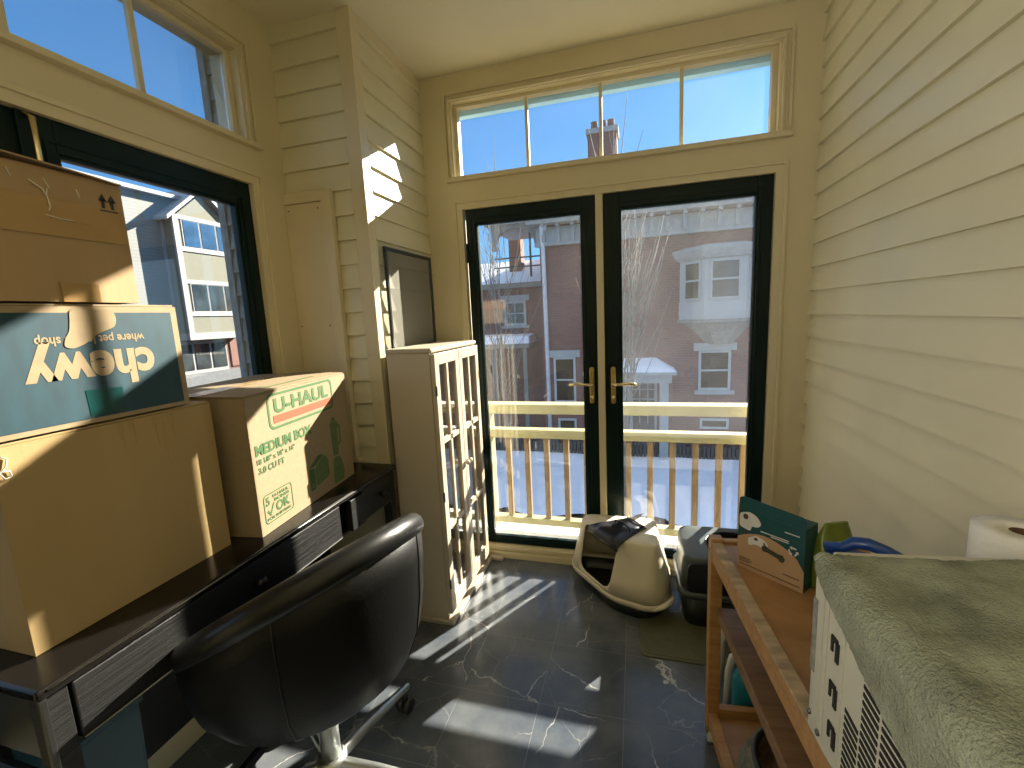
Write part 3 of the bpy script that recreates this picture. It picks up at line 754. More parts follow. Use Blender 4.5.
# ------------------------------------------------------------------ litter boxes and mat
def ring_at(poly, z, shrink, r=.06, cx=None, cy=None):
    cx = sum(p[0] for p in poly) / len(poly); cy = sum(p[1] for p in poly) / len(poly)
    return [(cx + (p[0] - cx) * shrink, cy + (p[1] - cy) * shrink, z) for p in round_poly(poly, r, 6)]
lb = thing('hooded_litter_box', 'cream hooded corner litter box with charcoal lid in front of the doors', 'litter box', (0, 0, 0))
P = [(-.335, 2.29), (-.335, 2.165), (-.12, 1.925), (.065, 1.868), (.162, 1.95), (.162, 2.29)]
lb.location = (-.06, 2.05, 0); ox, oy = -.06, 2.05
P = [(x - ox, y - oy) for x, y in P]
MB().loft([ring_at(P, 0, .80), ring_at(P, .015, .83), ring_at(P, .078, .93), ring_at(P, .078, .89), ring_at(P, .03, .80)], True, True).build('pan', M['pan_dark'], lb)
MB().loft([ring_at(P, .068, .94), ring_at(P, .068, 1.0), ring_at(P, .084, 1.005), ring_at(P, .096, .98), ring_at(P, .096, .93)], False, False).build('rim', M['lit_cream'], lb)
# hood : tapers to the top outline
T = [(-.280, 2.27), (-.268, 2.135), (-.062, 1.985), (.085, 1.975), (.100, 2.02), (.096, 2.27)]
T = [(x - ox, y - oy) for x, y in T]
Pr = [Vector((p[0], p[1])) * .985 for p in round_poly(P, .06, 6)]; Tr = [Vector(p) for p in round_poly(T, .05, 6)]
def hood_ring(t, s=1., inset=0.):
    out = []
    for a, b_ in zip(Pr, Tr):
        q = a.lerp(b_, t) * s; out.append((q.x, q.y, (.095 + t * .235)))
    return out
cT = Vector((sum(p.x for p in Tr) / len(Tr), sum(p.y for p in Tr) / len(Tr)))
def top_ring(s, z): return [((p.x - cT.x) * s + cT.x, (p.y - cT.y) * s + cT.y, z) for p in Tr]
outer = [hood_ring(0), hood_ring(.33), hood_ring(.66), hood_ring(.93), top_ring(.985, .326), top_ring(.94, .334), top_ring(.5, .337)]
inner = [top_ring(.5, .331), top_ring(.92, .327), hood_ring(.9, .965), hood_ring(.6, .965), hood_ring(.3, .965), hood_ring(0, .965)]
mb = MB(); rings = outer; mb.loft(rings, False, True)
mb.loft(inner, True, False)
n = len(Pr); mb.add(outer[0] + inner[-1], [(k, (k + 1) % n, n + (k + 1) % n, n + k) for k in range(n)])
hood = mb.build('hood', M['lit_cream'], lb, weld=True)
# entrance cut through the diagonal front
fa, fb = Vector(P[1]), Vector(P[2]); mid = fa.lerp(fb, .5); along = (fb - fa).normalized(); outw = Vector((along.y, -along.x)); L_ = (fb - fa).length
if outw.dot(mid) < 0: outw = -outw
e0, e1 = -.115, .122
ez = [(e0, .43), (e0 - .003, .25), (e0 + .005, .20), (e0 + .05, .160), (0.06, .150), (e1 - .02, .152), (e1 + .002, .18), (e1, .26), (e1 - .004, .43)]
ez = round_poly([(a, z) for a, z in [(-.078, .42), (-.088, .112), (.138, .106), (.130, .42)]], .05, 6)
cv = []
for dpt in (.10, -.13):
    for a, z in ez: q = mid + along * a + outw * dpt; cv.append((q.x, q.y, z if dpt > 0 else min(z, .30)))
n = len(ez)
ct = MB().add(cv, [tuple(range(n)), tuple(range(2 * n - 1, n - 1, -1))] + [(k, (k + 1) % n, n + (k + 1) % n, n + k) for k in range(n)]).build('cut', M['lit_cream'], lb)
boolean(hood, ct)
# charcoal lid running from the entrance over the top
ta, tb_ = Vector(T[1]), Vector(T[2]); tm = ta.lerp(tb_, .5)
def lidp(a, back, z): q = tm + along * (a + .024) - outw * back; return (q.x, q.y, z)
lid = MB()
prof = [(-.016, .302, .110), (-.022, .312, .112), (-.014, .330, .114), (.004, .341, .114), (.04, .345, .102), (.10, .346, .086), (.16, .347, .072), (.20, .346, .066), (.212, .338, .062)]
vs = []
for back, z, hw in prof: vs += [lidp(-hw, back, z), lidp(-hw * .4, back - .004, z + .002), lidp(hw * .4, back - .004, z + .002), lidp(hw, back, z)]
fs = []
for i in range(len(prof) - 1):
    for k in range(3): q = i * 4 + k; fs.append((q, q + 1, q + 5, q + 4))
lid.add(vs, fs, True)
lo = lid.build('lid', M['lit_dark'], lb); sm = lo.modifiers.new('thick', 'SOLIDIFY'); sm.thickness = .007; sm.offset = -1
hd = MB().tube([lidp(-.055, .11, .348), lidp(-.05, .11, .362), lidp(0, .115, .366), lidp(.05, .11, .362), lidp(.055, .11, .348)], .0045, 8)
hd.build('carry_handle', M['lit_dark'], lb)
MB().tube([lidp(-.06, .195, .350), lidp(0, .19, .356), lidp(.06, .195, .350)], .004, 8).build('carry_handle', M['lit_dark'], lb)
# latch along the rounded corner of the rim
MB().tube([(.075 - ox, 1.872 - oy, .082), (.115 - ox, 1.893 - oy, .094), (.15 - ox, 1.935 - oy, .094), (.166 - ox, 1.985 - oy, .084)], [.006, .012, .012, .006], 10).build('latch', M['lit_cream'], lb)

l2 = thing('top_entry_litter_box', 'glossy grey litter box with round top opening behind the cart leg', 'litter box', (.405, 2.06, 0))
P2 = [(-.215, .18), (-.215, -.16), (.215, -.16), (.215, .18)]
MB().loft([ring_at(P2, 0, .90), ring_at(P2, .02, .93), ring_at(P2, .155, .985), ring_at(P2, .155, .95), ring_at(P2, .05, .9)]).build('pan', M['pan_dark'], l2)
MB().loft([ring_at(P2, .150, 1.0), ring_at(P2, .150, 1.06), ring_at(P2, .172, 1.06), ring_at(P2, .176, 1.0)], False, False).build('rim', M['lit_grey'], l2)
h = MB(); o_r = [ring_at(P2, .17, 1.0), ring_at(P2, .26, .98), ring_at(P2, .300, .965), ring_at(P2, .322, .945), ring_at(P2, .330, .90), ring_at(P2, .330, .5)]
i_r = [ring_at(P2, .322, .5), ring_at(P2, .316, .9), ring_at(P2, .25, .95), ring_at(P2, .17, .965)]
h.loft(o_r, False, True); h.loft(i_r, True, False); n = len(o_r[0]); h.add(o_r[0] + i_r[-1], [(k, (k + 1) % n, n + (k + 1) % n, n + k) for k in range(n)])
ho = h.build('hood', M['lit_grey'], l2, weld=True)
cutter = MB().lathe([(0, .28), (.118, .28), (.118, .42), (0, .42)], 40, (.02, .0)).build('cut', M['lit_grey'], l2)
boolean(ho, cutter)
rg = [(.02 + .118 * math.cos(2 * PI * k / 40), .118 * math.sin(2 * PI * k / 40), .329) for k in range(40)]
MB().tube(rg, .005, 8, closed=True).build('opening_rim', M['lit_dark'], l2)
MB().prism(round_poly([(-.198, .178), (.198, .178), (.19, .312), (-.19, .312)], .03, 5), -.166, -.150).build('front_panel', M['lit_dark'], l2, bevel=.004)
mt = MB(); mo = round_poly([(-.185, -.15), (.30, -.15), (.30, .15), (-.185, .15)], .03, 5)
mt.loft([[(x, y, z) for x, y in mo] for z in (0, .005)], sm=False)
mt.loft([[(x * .93 + .004, y * .90, z) for x, y in mo] for z in (.005, .0065)], sm=False)
tag(mt.build('floor_mat', M['mat_olive'], None, (.20, 1.84, .0)), 'olive rubber mat on the tiles in front of the grey litter box', 'mat')

# ------------------------------------------------------------------ wooden cart
ct = thing('wooden_cart', 'pine kitchen cart with plywood top along the right wall', 'cart', (.214, 1.385, 0), -84.5)
# local x runs from the far end towards the viewer, local -y faces the room ( -X )  -> after rot: x -> (cos,sin)(-84.5)
CL, CW, CT = 1.13, .42, .70
def cbox(name, x0, x1, y0, y1, z0, z1, m, par=None, bev=.003):
    return MB().box(x0, x1, y0, y1, z0, z1).build(name, m, par or ct, bevel=bev)
for x in (0, CL - .035):
    for y in (0.0, CW - .035):
        lg = cbox('leg', x, x + .035, y, y + .035, .045, CT + (.010 if x == 0 else -.002), M['cart'])
        cs = MB(); cs.tube([(x + .017, y + .004, .025), (x + .017, y + .031, .025)], .025, 18); cs.build('caster', M['sign_white'], lg)
        MB().box(x + .008, x + .027, y + .001, y + .034, .03, .045).build('caster_fork', M['iron'], lg)
cbox('top_board', .03, CL - .03, .028, CW - .028, CT - .022, CT - .006, M['cart_top'], bev=.001)
rl = cbox('rail', .036, CL - .036, .002, .030, CT - .060, CT, M['cart']); cbox('worn_edge', .036, CL - .036, .001, .0305, CT - .003, CT + .0015, M['cart_worn'], rl, .002)
cbox('rail', .036, CL - .036, CW - .030, CW - .002, CT - .060, CT, M['cart'])
cbox('end_rail', .004, .028, .036, CW - .036, CT - .060, CT + .002, M['cart'])
cbox('end_rail', CL - .028, CL - .004, .036, CW - .036, CT - .060, CT - .004, M['cart'])
cbox('middle_shelf', .036, CL - .036, .020, CW - .006, .452, .488, M['cart_old'])
cbox('bottom_shelf', .03, CL - .03, .028, CW - .028, .085, .098, M['cart_top'], bev=.001)
cbox('bottom_rail', .036, CL - .036, .002, .030, .07, .118, M['cart'])
cbox('bottom_rail', .036, CL - .036, CW - .030, CW - .002, .07, .118, M['cart'])
cbox('bottom_end_rail', .004, .028, .036, CW - .036, .07, .125, M['cart'])
bt = MB(); bt.tube([(.017, -.001, CT - .03), (.017, .002, CT - .03)], .004, 8); bt.build('bolt', M['iron'], ct)
# plush cushion on the bottom shelf
pf = thing('pet_bed', 'round grey plush pet bed on the bottom shelf of the cart', 'pet bed', (.392, 1.02, .099))
MB().lathe([(0, 0), (.105, 0), (.12, .02), (.15, .06), (.160, .11), (.155, .17), (.135, .215), (.115, .225)], 40, cap=False).build('wall', M['knit'], pf)
MB().lathe([(.118, .222), (.110, .205), (.102, .20), (0, .225)], 40, cap=False).build('cushion', M['knit_in'], pf)
MB().tube([(.118 * math.cos(2 * PI * k / 40), .118 * math.sin(2 * PI * k / 40), .224) for k in range(40)], .008, 8, closed=True).build('piping', M['rubber'], pf)
# things on the floor beyond the cart
sb = thing('step_stool', 'small white tubular plastic stool behind the far end of the cart', 'stool', (.40, 1.56, 0))
for sy in (-1, 1):
    MB().tube([(-.10, sy * .07, 0), (-.095, sy * .07, .16), (-.085, sy * .07, .215), (-.06, sy * .07, .235), (.06, sy * .07, .235), (.085, sy * .07, .215), (.095, sy * .07, .16), (.10, sy * .07, 0)], .013, 12).build('leg', M['sign_white'], sb)
MB().box(-.07, .07, -.085, .085, .232, .25).build('seat', M['sign_white'], sb, bevel=.006)
tbm = thing('teal_bottle', 'teal plastic bottle on the floor seen through the cart frame', 'bottle', (.345, 1.455, 0))
MB().lathe([(.0, 0), (.034, 0), (.037, .006), (.037, .17), (.03, .19), (.014, .205), (.014, .215)], 24).build('body', M['teal_bottle'], tbm)
MB().lathe([(.017, .212), (.017, .235), (.0, .236)], 20).build('cap', M['sign_white'], tbm)

# ------------------------------------------------------------------ things on the cart
dg = thing('pet_product_box', 'teal and kraft pet product carton with hang tab on the cart', 'box', (.267, 1.247, CT - .005), -40.3)
bw, bd, bh = .165, .065, .165
MB().box(0, bw, 0, bd, 0, bh).build('carton', M['dog_teal'], dg, bevel=.001)
tabp = [(0, bh - .002), (bw, bh - .002), (bw, bh + .020), (bw - .008, bh + .029), (.012, bh + .038), (.002, bh + .033)]
MB().prism(tabp, .001, .003).build('hang_tab', M['dog_teal'], dg)
arc = [(0, 0), (bw, 0), (bw, .055)] + [(bw * (1 - t), .055 + .062 * math.sin(PI * (.08 + .70 * t)) - .008 * t) for t in [k / 10 for k in range(1, 11)]]
MB().prism(arc, -.0012, -.0002).build('kraft_print', M['dog_kraft'], dg)
# small spotted-dog picture : a head in the corner, a lying head with a chew bone
h1 = MB().prism(round_poly([(.004, .155), (.030, .166), (.050, .158), (.062, .140), (.052, .128), (.036, .128), (.034, .112), (.004, .118)], .008, 3), -.0014, -.0004).build('dog_print', M['white_print'], dg)
MB().prism(rounded(.014, .027, .142, .157, .006), -.0020, -.0014).build('dog_print', M['brown_print'], dg)
MB().prism(round_poly([(.028, .092), (.050, .106), (.072, .100), (.082, .088), (.066, .078), (.050, .082), (.030, .072)], .006, 3), -.0020, -.0012).build('dog_print', M['white_print'], dg)
sp = MB(); sp.prism(rounded(.044, .054, .092, .100, .004), -.0026, -.0020); sp.prism(round_poly([(.012, .107), (.024, .110), (.026, .102), (.015, .099)], .003, 2), -.0020, -.0012); sp.prism(rounded(.068, .073, .089, .094, .002), -.0026, -.0020)
sp.build('dog_print', M['brown_print'], dg)
bo = MB(); bo.prism(round_poly([(.066, .086), (.074, .090), (.080, .084), (.108, .078), (.116, .080), (.122, .070), (.118, .060), (.110, .060), (.106, .066), (.078, .072), (.070, .070), (.064, .076)], .004, 3), -.0030, -.0020)
bo.build('bone_print', M['bone'], dg)
# recycling mark: three arrows in a triangle
rc = MB()
for k in range(3):
    a = math.radians(90 + 120 * k); cx, cz = .139 + .0085 * math.cos(a), .100 + .0085 * math.sin(a)
    t = Vector((-math.sin(a), math.cos(a))); nn = Vector((math.cos(a), math.sin(a)))
    pts = [Vector((cx, cz)) + t * u + nn * v for u, v in ((-.007, -.002), (.003, -.002), (.003, -.0045), (.009, 0), (.003, .0045), (.003, .002), (-.007, .002))]
    rc.prism([(p.x, p.y) for p in pts], -.0016, -.0006)
rc.build('recycling_mark', M['white_print'], dg)
ln = MB()
for x0, x1, z in ((.060, .128, .121), (.085, .128, .116), (.118, .152, .142)): ln.prism([(x0, z), (x1, z - (x1 - x0) * .0), (x1, z + .0022), (x0, z + .0022)], -.0016, -.0006)
ln.build('print_lines', M['white_print'], dg)
ln = MB()
for x0, x1, z in ((.006, .036, .030), (.006, .040, .025), (.006, .034, .020), (.006, .10, .012), (.118, .156, .030), (.100, .158, .012)): ln.prism([(x0, z), (x1, z), (x1, z + .0018), (x0, z + .0018)], -.0022, -.0012)
ln.build('print_lines', M['brown_print'], dg)
# lime bag and blue scoop behind
gb = MB().loft([[(x * s, y * s2, z) for x, y in rounded(-.055, .055, -.03, .03, .02)] for z, s, s2 in ((0, .9, .9), (.03, 1, 1.1), (.10, .95, .8), (.14, .8, .35), (.165, .62, .12))])
tag(gb.build('treat_bag', M['lime'], None, (.468, 1.195, CT - .005), (0, .06, .5)), 'lime green plastic bag behind the pet product carton', 'bag')
bs = thing('blue_scoop', 'blue plastic scoop showing between the lime bag and the white appliance', 'scoop', (.43, .965, CT - .005), -30)
MB().loft([[(x * q, y * q, z) for x, y in rounded(-.06, .06, -.03, .03, .015)] for z, q in ((0, .8), (.19, 1.0), (.20, .95))]).build('bowl', M['blue_pl'], bs)
MB().tube([(-.062, 0, .205), (-.03, 0, .212), (-.012, 0, .228), (.01, 0, .232), (.04, 0, .226), (.075, 0, .215)], [.008, .010, .012, .012, .011, .009], 12).build('handle', M['blue_pl'], bs)
# paper towel roll
pr = thing('paper_towel_roll', 'white paper towel roll standing on the cart behind the towel-covered appliance', 'paper roll', (.640, .915, CT - .005))
rp = MB().lathe([(.018, .0), (.064, .0), (.064, .30), (.018, .30), (.018, .0)], 48, cap=False); rp.build('roll', M['paper'], pr)
MB().lathe([(.0175, .002), (.0175, .299), (.015, .299), (.015, .002)], 32, cap=False).build('tube', M['tube'], pr)
pts = [(-.066, .0), (-.080, -.012), (-.096, -.03), (-.110, -.055)]
sh = MB(); vs = [(x, y, z) for z in (.02, .245) for x, y in pts]; sh.add(vs, [(k, k + 1, k + 5, k + 4) for k in range(3)], True)
so = sh.build('loose_sheet', M['paper'], pr); so.modifiers.new('t', 'SOLIDIFY').thickness = .001

# white appliance with louvred side, under a towel
acx, acy, ang = .275, .757, -84
ac = thing('window_air_conditioner', 'aged white window air conditioner with louvred side on the cart', 'air conditioner', (acx, acy, CT + .002), ang)
# local x: from the far corner towards the viewer; local y: away from the room ( +X ); face at y=0
AL, AW, AH = .44, .40, .295
body = round_poly([(0, 0), (AL, 0), (AL, AW), (0, AW)], .012, 4)
MB().loft([[(x, y, z) for x, y in body] for z in (.0, AH - .012)] + [[((x - AL / 2) * .985 + AL / 2, (y - AW / 2) * .985 + AW / 2, AH) for x, y in body]], sm=False).build('case', M['ac'], ac)
rb = MB()
for x in (.034, .048, .092): rb.box(x, x + .0035, -.0015, .001, .015, AH - .015)
rb.build('rib', M['ac'], ac)
for x, z in ((.068, .262), (.070, .187), (.072, .113), (.075, .046)):
    cl = MB(); cl.box(x - .008, x - .003, -.0022, .0, z - .004, z + .022); cl.box(x - .008, x + .008, -.0022, .0, z + .014, z + .022); cl.box(x + .004, x + .012, -.0022, 0, z - .014, z + .018); cl.build('clip_slot', M['ac_dark'], ac)
MB().box(.006, .018, -.0012, 0, .105, .232).build('rating_sticker', M['sticker'], ac)
lv = MB()
for x0, x1, top, lo in ((.105, .136, .125, .01), (.141, .174, .228, .01), (.180, .235, .225, .01), (.241, .30, .21, .01), (.306, .37, .2, .01)):
    z = lo
    while z < top:
        lv.add([(x0, -.0012, z + .004), (x1, -.0012, z - .003), (x1, -.0012, z + .003), (x0, -.0012, z + .010), (x0, .001, z + .004), (x1, .001, z - .003), (x1, .001, z + .003), (x0, .001, z + .010)],
               [(0, 1, 2, 3), (0, 4, 5, 1), (1, 5, 6, 2), (2, 6, 7, 3), (3, 7, 4, 0)])
        z += .0118
lv.build('louvre', M['ac_dark'], ac)
for x, z in ((.012, .028), (.040, .016)): MB().tube([(x, -.003, z), (x, .001, z)], .005, 10).build('screw', M['steel'], ac)
# rear lip left bare by the towel
MB().box(-.030, .0, .04, AW - .01, AH - .030, AH - .004).build('rear_lip', M['ac'], ac, bevel=.003)

def towel():
    nx, ny = 60, 70; vs = []; fs = []
    for j in range(ny + 1):
        t = j / ny; x = .004 + t * (AL + .01)               # from far edge to the viewer
        hem = .004 + .122 * min(1, max(0, (x - .01) / .25))   # how far it hangs down the louvred side
        for i in range(nx + 1):
            u = i / nx
            s_ = -hem + u * (hem + AW + .02)                 # arc position: <0 hangs on the side
            wr_ = noise.noise(Vector((x * 9, s_ * 9, 1))) * .006 + noise.noise(Vector((x * 3 + s_ * 8, s_ * 4 - x * 3, 4))) * .008
            r = .016
            if s_ > r: y, z = s_, AH + .010 + wr_ * min(1, (s_ - r) * 20)
            elif s_ > -r:
                a = (r - s_) / (2 * r) * PI / 2; y = -.007 + r * 1.45 * (1 - math.sin(a)); z = AH + .010 - r * 1.45 * (1 - math.cos(a))
            else: y, z = -.007 + wr_ * .5, AH + .010 - r * 1.45 - (-r - s_)
            if t < .06 and s_ > r: z -= (.06 - t) * .12
            vs.append((x, y, z))
    for j in range(ny):
        for i in range(nx): q = j * (nx + 1) + i; fs.append((q, q + 1, q + nx + 2, q + nx + 1))
    o = MB().add(vs, fs, True).build('towel', M['towel'], None, (acx, acy, CT + .002), (0, 0, math.radians(ang)))
    md = o.modifiers.new('thick', 'SOLIDIFY'); md.thickness = .007; md.offset = 1
    ss = o.modifiers.new('sub', 'SUBSURF'); ss.levels = ss.render_levels = 1
    tx = bpy.data.textures.new('pile', 'CLOUDS'); tx.noise_scale = .006
    dp = o.modifiers.new('pile', 'DISPLACE'); dp.texture = tx; dp.strength = .004; dp.mid_level = .5
    tag(o, 'grey-green terry towel draped over the white air conditioner', 'towel')
towel()

# ------------------------------------------------------------------ outside: ledge and railing
structure(MB().box(-1.25, 1.1, YB + .13, 2.70, -.10, .035).build('balcony_ledge', M['deck']), 'snow covered ledge outside the glazed doors', 'ledge')
RY = 2.62
rl = thing('railing', 'cream wooden balcony railing with bare balusters outside the doors', 'railing', (0, RY, 0))
MB().box(-.93, .66, -.05, .05, .806, .866).build('top_rail', M['rail_paint'], rl, bevel=.004)
MB().box(-.90, .62, -.035, .035, .648, .703).build('middle_rail', M['rail_paint'], rl, bevel=.004)
MB().box(-.90, .66, -.03, .03, .075, .118).build('bottom_rail', M['rail_paint'], rl, bevel=.004)
x = -.905
for k in range(12):
    bx = -.785 + k * .1235
    if bx < .62: MB().box(bx - .0165, bx + .0165, -.0165, .0165, .115, .657).build('baluster', M['bal_wood'], rl, bevel=.003)
for px in (-.93, .645):
    MB().box(px, px + .045, -.04, .04, .035, .82).build('post', M['rail_paint'], rl, bevel=.003)

# shingled outside wall edge seen past the left window
es = MB()
for k in range(26):
    z = .02 + k * .1022; es.add([(0, -.018, z), (.25, -.018, z), (.25, -.004, z + .1022), (0, -.004, z + .1022), (0, .02, z), (.25, .02, z), (.25, .02, z + .1022), (0, .02, z + .1022)], [(0, 1, 2, 3), (4, 5, 1, 0), (3, 2, 6, 7), (0, 3, 7, 4), (1, 5, 6, 2)])
es.box(-.035, .0, -.022, .03, 0, 2.68)
structure(es.build('wall_outside', M['shingle'], None, (-1.745, 1.66, 0)), 'weathered grey shingle wall edge outside the side window')

# ------------------------------------------------------------------ outside: ground
GZ = -2.95
def ground(name, m, x0, x1, y0, y1, z, amp, label, cat, edge=0.):
    nx, ny = 50, 40; vs = []; fs = []
    for j in range(ny + 1):
        for i in range(nx + 1):
            x = x0 + (x1 - x0) * i / nx; y = y0 + (y1 - y0) * j / ny
            if edge and j == 0: y += noise.noise(Vector((x * 1.2, 0, 0))) * edge + noise.noise(Vector((x * 4, 5, 0))) * edge * .4
            vs.append((x, y, z + noise.noise(Vector((x * .8, y * .8, 2))) * amp))
    for j in range(ny):
        for i in range(nx): q = j * (nx + 1) + i; fs.append((q, q + 1, q + nx + 2, q + nx + 1))
    o = MB().add(vs, fs, True).build(name, m); return tag(o, label, cat, kind='structure')
ground('ground', M['dirt'], -45, 30, 2.8, 40, GZ - .06, .03, 'bare brown ground below the porch', 'ground')
ground('snow_field', M['snow'], -12, 9, 9.0, 13.6, GZ + .02, .06, 'shaded snow covering the yard below the railing', 'snow', .9)
fn = MB(); x = -12.
while x < 9:
    h = random.uniform(.34, .62); fn.box(x, x + .085, 13.35, 13.42, GZ, GZ + h); x += .11
fn.box(-12, 9, 13.42, 13.47, GZ + .15, GZ + .25)
fo = thing('picket_fence', 'low weathered picket fence along the far edge of the snow', 'fence'); fn.build('pickets', M['fence'], fo)

# ------------------------------------------------------------------ outside: brick house
bh_ = thing('brick_house', 'large red brick house with grey cornice and oriel window across the yard', 'house', (0, 14, GZ))
zz = lambda z: z - GZ
b = MB().box(-2.87, 9, 0, 9, 0, zz(4.4)); b.build('wall', M['brick'], bh_)
c = MB(); c.box(-2.95, 9.05, -.10, .05, zz(3.55), zz(4.05)); c.box(-3.0, 9.1, -.16, .05, zz(3.50), zz(3.60)); c.build('frieze', M['stone'], bh_)
c = MB(); c.box(-3.2, 9.2, -.42, .1, zz(4.12), zz(4.30)); c.box(-3.3, 9.3, -.55, .1, zz(4.30), zz(4.52)); c.box(-3.35, 9.3, -.62, 9.2, zz(4.52), zz(4.62)); c.build('cornice', M['stone'], bh_)
c = MB()
for k in range(26):
    x = -2.75 + k * .45; c = MB().prism([(x, 0), (x + .10, 0), (x + .10, .55), (x, .55)], -.2, -.08)
    c.box(x, x + .10, -.36, -.15, .42, .55); c.build('bracket', M['stone'], bh_, (0, 0, zz(3.60)))
MB().box(-2.6, 8.8, .2, 8.8, zz(4.6), zz(4.75)).build('roof', M['roof'], bh_)
ch_ = MB().box(-1.47, -.55, 1.5, 2.3, zz(4.6), zz(7.25)).build('chimney', M['brick'], bh_)
cc = MB(); cc.box(-1.52, -.50, 1.45, 2.35, zz(7.1), zz(7.25)); cc.build('chimney_cap', M['stone'], ch_)
for x in (-1.28, -1.0, -.74): MB().lathe([(.13, zz(7.25)), (.10, zz(7.55)), (.12, zz(7.58))], 12, (x, 1.9)).build('chimney_pot', M['brick_far'], ch_)
MB().tube([(-2.70, -.12, zz(3.95)), (-2.62, -.30, zz(4.08)), (-2.74, -.32, zz(4.05)), (-2.76, -.14, zz(3.85)), (-2.74, -.10, zz(3.3)), (-2.70, -.10, 0)], .065, 10).build('downpipe', M['pipe'], bh_)
def hwin(x0, x1, z0, z1, lintel=True, m='win_dark', mid=True, y=-.03):
    f = MB().frame(x0, x1, zz(z0), zz(z1), y, .05, .07).build('window', M['bay_paint'], bh_)
    MB().box(x0 + .06, x1 - .06, y + .03, .02, zz(z0) + .06, zz(z1) - .06).build('pane', M[m], f)
    if mid: MB().box(x0 + .06, x1 - .06, y + .01, .02, zz((z0 + z1) / 2) - .025, zz((z0 + z1) / 2) + .025).build('sash', M['bay_paint'], f)
    if lintel:
        q = MB(); q.box(x0 - .14, x1 + .14, y - .05, .05, zz(z1), zz(z1) + .22); q.box(x0 - .10, x1 + .10, y - .06, .05, zz(z0) - .12, zz(z0)); q.build('stone_lintel', M['stone'], f)
hwin(-2.54, -1.84, -1.42, .05); hwin(1.79, 2.66, -1.02, .16); hwin(1.85, 2.65, -2.20, -1.88, False, mid=False)
hwin(-2.45, -1.85, -2.6, -1.95, False, mid=False)
# porch with snow on its roof
c = MB(); c.box(-1.35, .98, -.95, 0, zz(-.66), zz(-.36)); c.box(-1.5, 1.10, -1.08, 0, zz(-.42), zz(-.33)); po = c.build('porch', M['stone'], bh_)
MB().loft([[(-1.5, -1.08, zz(-.33)), (1.10, -1.08, zz(-.33)), (1.10, 0, zz(-.33)), (-1.5, 0, zz(-.33))], [(-1.3, -.8, zz(-.2)), (.7, -.8, zz(-.2)), (.6, 0, zz(-.02)), (-1.2, 0, zz(-.02))]], sm=False).build('porch_snow', M['snow'], po, bevel=.04)
for x in (-1.15, -.40, .66): MB().box(x, x + .24, -.92, -.68, 0, zz(-.66)).build('porch_column', M['stone'], po)
dn = MB().box(-.12, .60, -.06, .02, .2, zz(-.75)).build('porch_door', M['win_dark'], po)
c = MB(); c.frame(-.16, .62, .2, zz(-.70), -.1, 0, .07)
for x in (.10, .34): c.box(x, x + .03, -.09, 0, .9, zz(-.8))
for z in (-1.0, -1.3, -1.6): c.box(-.12, .6, -.09, 0, zz(z), zz(z) + .03)
c.build('door_frame', M['bay_paint'], dn)
# oriel window
pl_ = [(1.23, 0), (1.82, -.72), (2.86, -.72), (3.45, 0)]
def oring(z, s=1., d=1.): return [(2.34 + (x - 2.34) * s, y * s * d, zz(z)) for x, y in pl_]
oro = MB().loft([oring(1.05), oring(1.58)], sm=False).build('oriel', M['bay_paint'], bh_)
MB().loft([oring(1.58, .985), oring(2.76, .985)], sm=False).build('oriel_wall', M['bay_paint'], oro)
MB().loft([oring(2.72, 1.02), oring(2.80, 1.10), oring(2.95, 1.18), oring(3.02, 1.18), oring(3.10, .9)], sm=False).build('oriel_roof', M['stone'], oro)
MB().loft([oring(1.08, 1.05), oring(1.0, 1.05), oring(.95, .9), oring(.75, .62), oring(.35, .32)], sm=False).build('oriel_corbel', M['stone_dark'], oro)
dt = MB()
for k in range(18): dt.box(1.72 + k * .068, 1.755 + k * .068, -.80, -.70, zz(2.74), zz(2.79))
dt.build('dentil', M['bay_paint'], oro)
def facet(ax, ay, bx, by, z0, z1):
    a = Vector((ax, ay, 0)); b_ = Vector((bx, by, 0)); d = (b_ - a).normalized(); nrm = Vector((d.y, -d.x, 0)); L = (b_ - a).length
    an = math.atan2(d.y, d.x)
    f = MB().frame(0, L, zz(z0), zz(z1), -.03, .03, .055).build('window', M['bay_paint'], oro, (ax, ay, 0), (0, 0, an))
    MB().box(.05, L - .05, -.01, .01, zz(z0) + .05, zz(z1) - .05).build('pane', M['win_dark'], f)
    MB().box(.05, L - .05, -.02, .01, zz((z0 + z1) / 2) - .02, zz((z0 + z1) / 2) + .03).build('sash', M['bay_paint'], f)
facet(1.96, -.715, 2.72, -.715, 1.62, 2.68)
facet(1.36, -.17, 1.74, -.63, 1.62, 2.68); facet(2.94, -.63, 3.32, -.17, 1.62, 2.68)

# recessed wing with snowy roof
wg = thing('brick_wing', 'recessed dark brick wing with snowy roof left of the downpipe', 'house', (0, 17, GZ))
MB().box(-8.5, -2.9, 0, 6, 0, zz(2.62)).build('wall', M['brick'], wg)
MB().box(-8.7, -2.9, -.25, .05, zz(2.50), zz(2.68)).build('gutter', M['stone_dark'], wg)
MB().loft([[(-8.7, -.3, zz(2.68)), (-2.9, -.3, zz(2.68)), (-2.9, 4, zz(2.68)), (-8.7, 4, zz(2.68))], [(-8.7, 2.2, zz(3.78)), (-2.9, 2.2, zz(3.78)), (-2.9, 2.6, zz(3.78)), (-8.7, 2.6, zz(3.78))]], sm=False).build('roof_snow', M['snow'], wg)
MB().box(-4.95, -4.45, .9, 1.5, zz(2.8), zz(5.6)).build('chimney', M['brick'], wg)
f = MB().frame(-5.0, -4.1, zz(1.05), zz(2.0), -.06, .05, .09).build('window', M['bay_paint'], wg)
MB().box(-4.95, -4.15, -.02, .02, zz(1.1), zz(1.95)).build('pane', M['win_dark'], f)
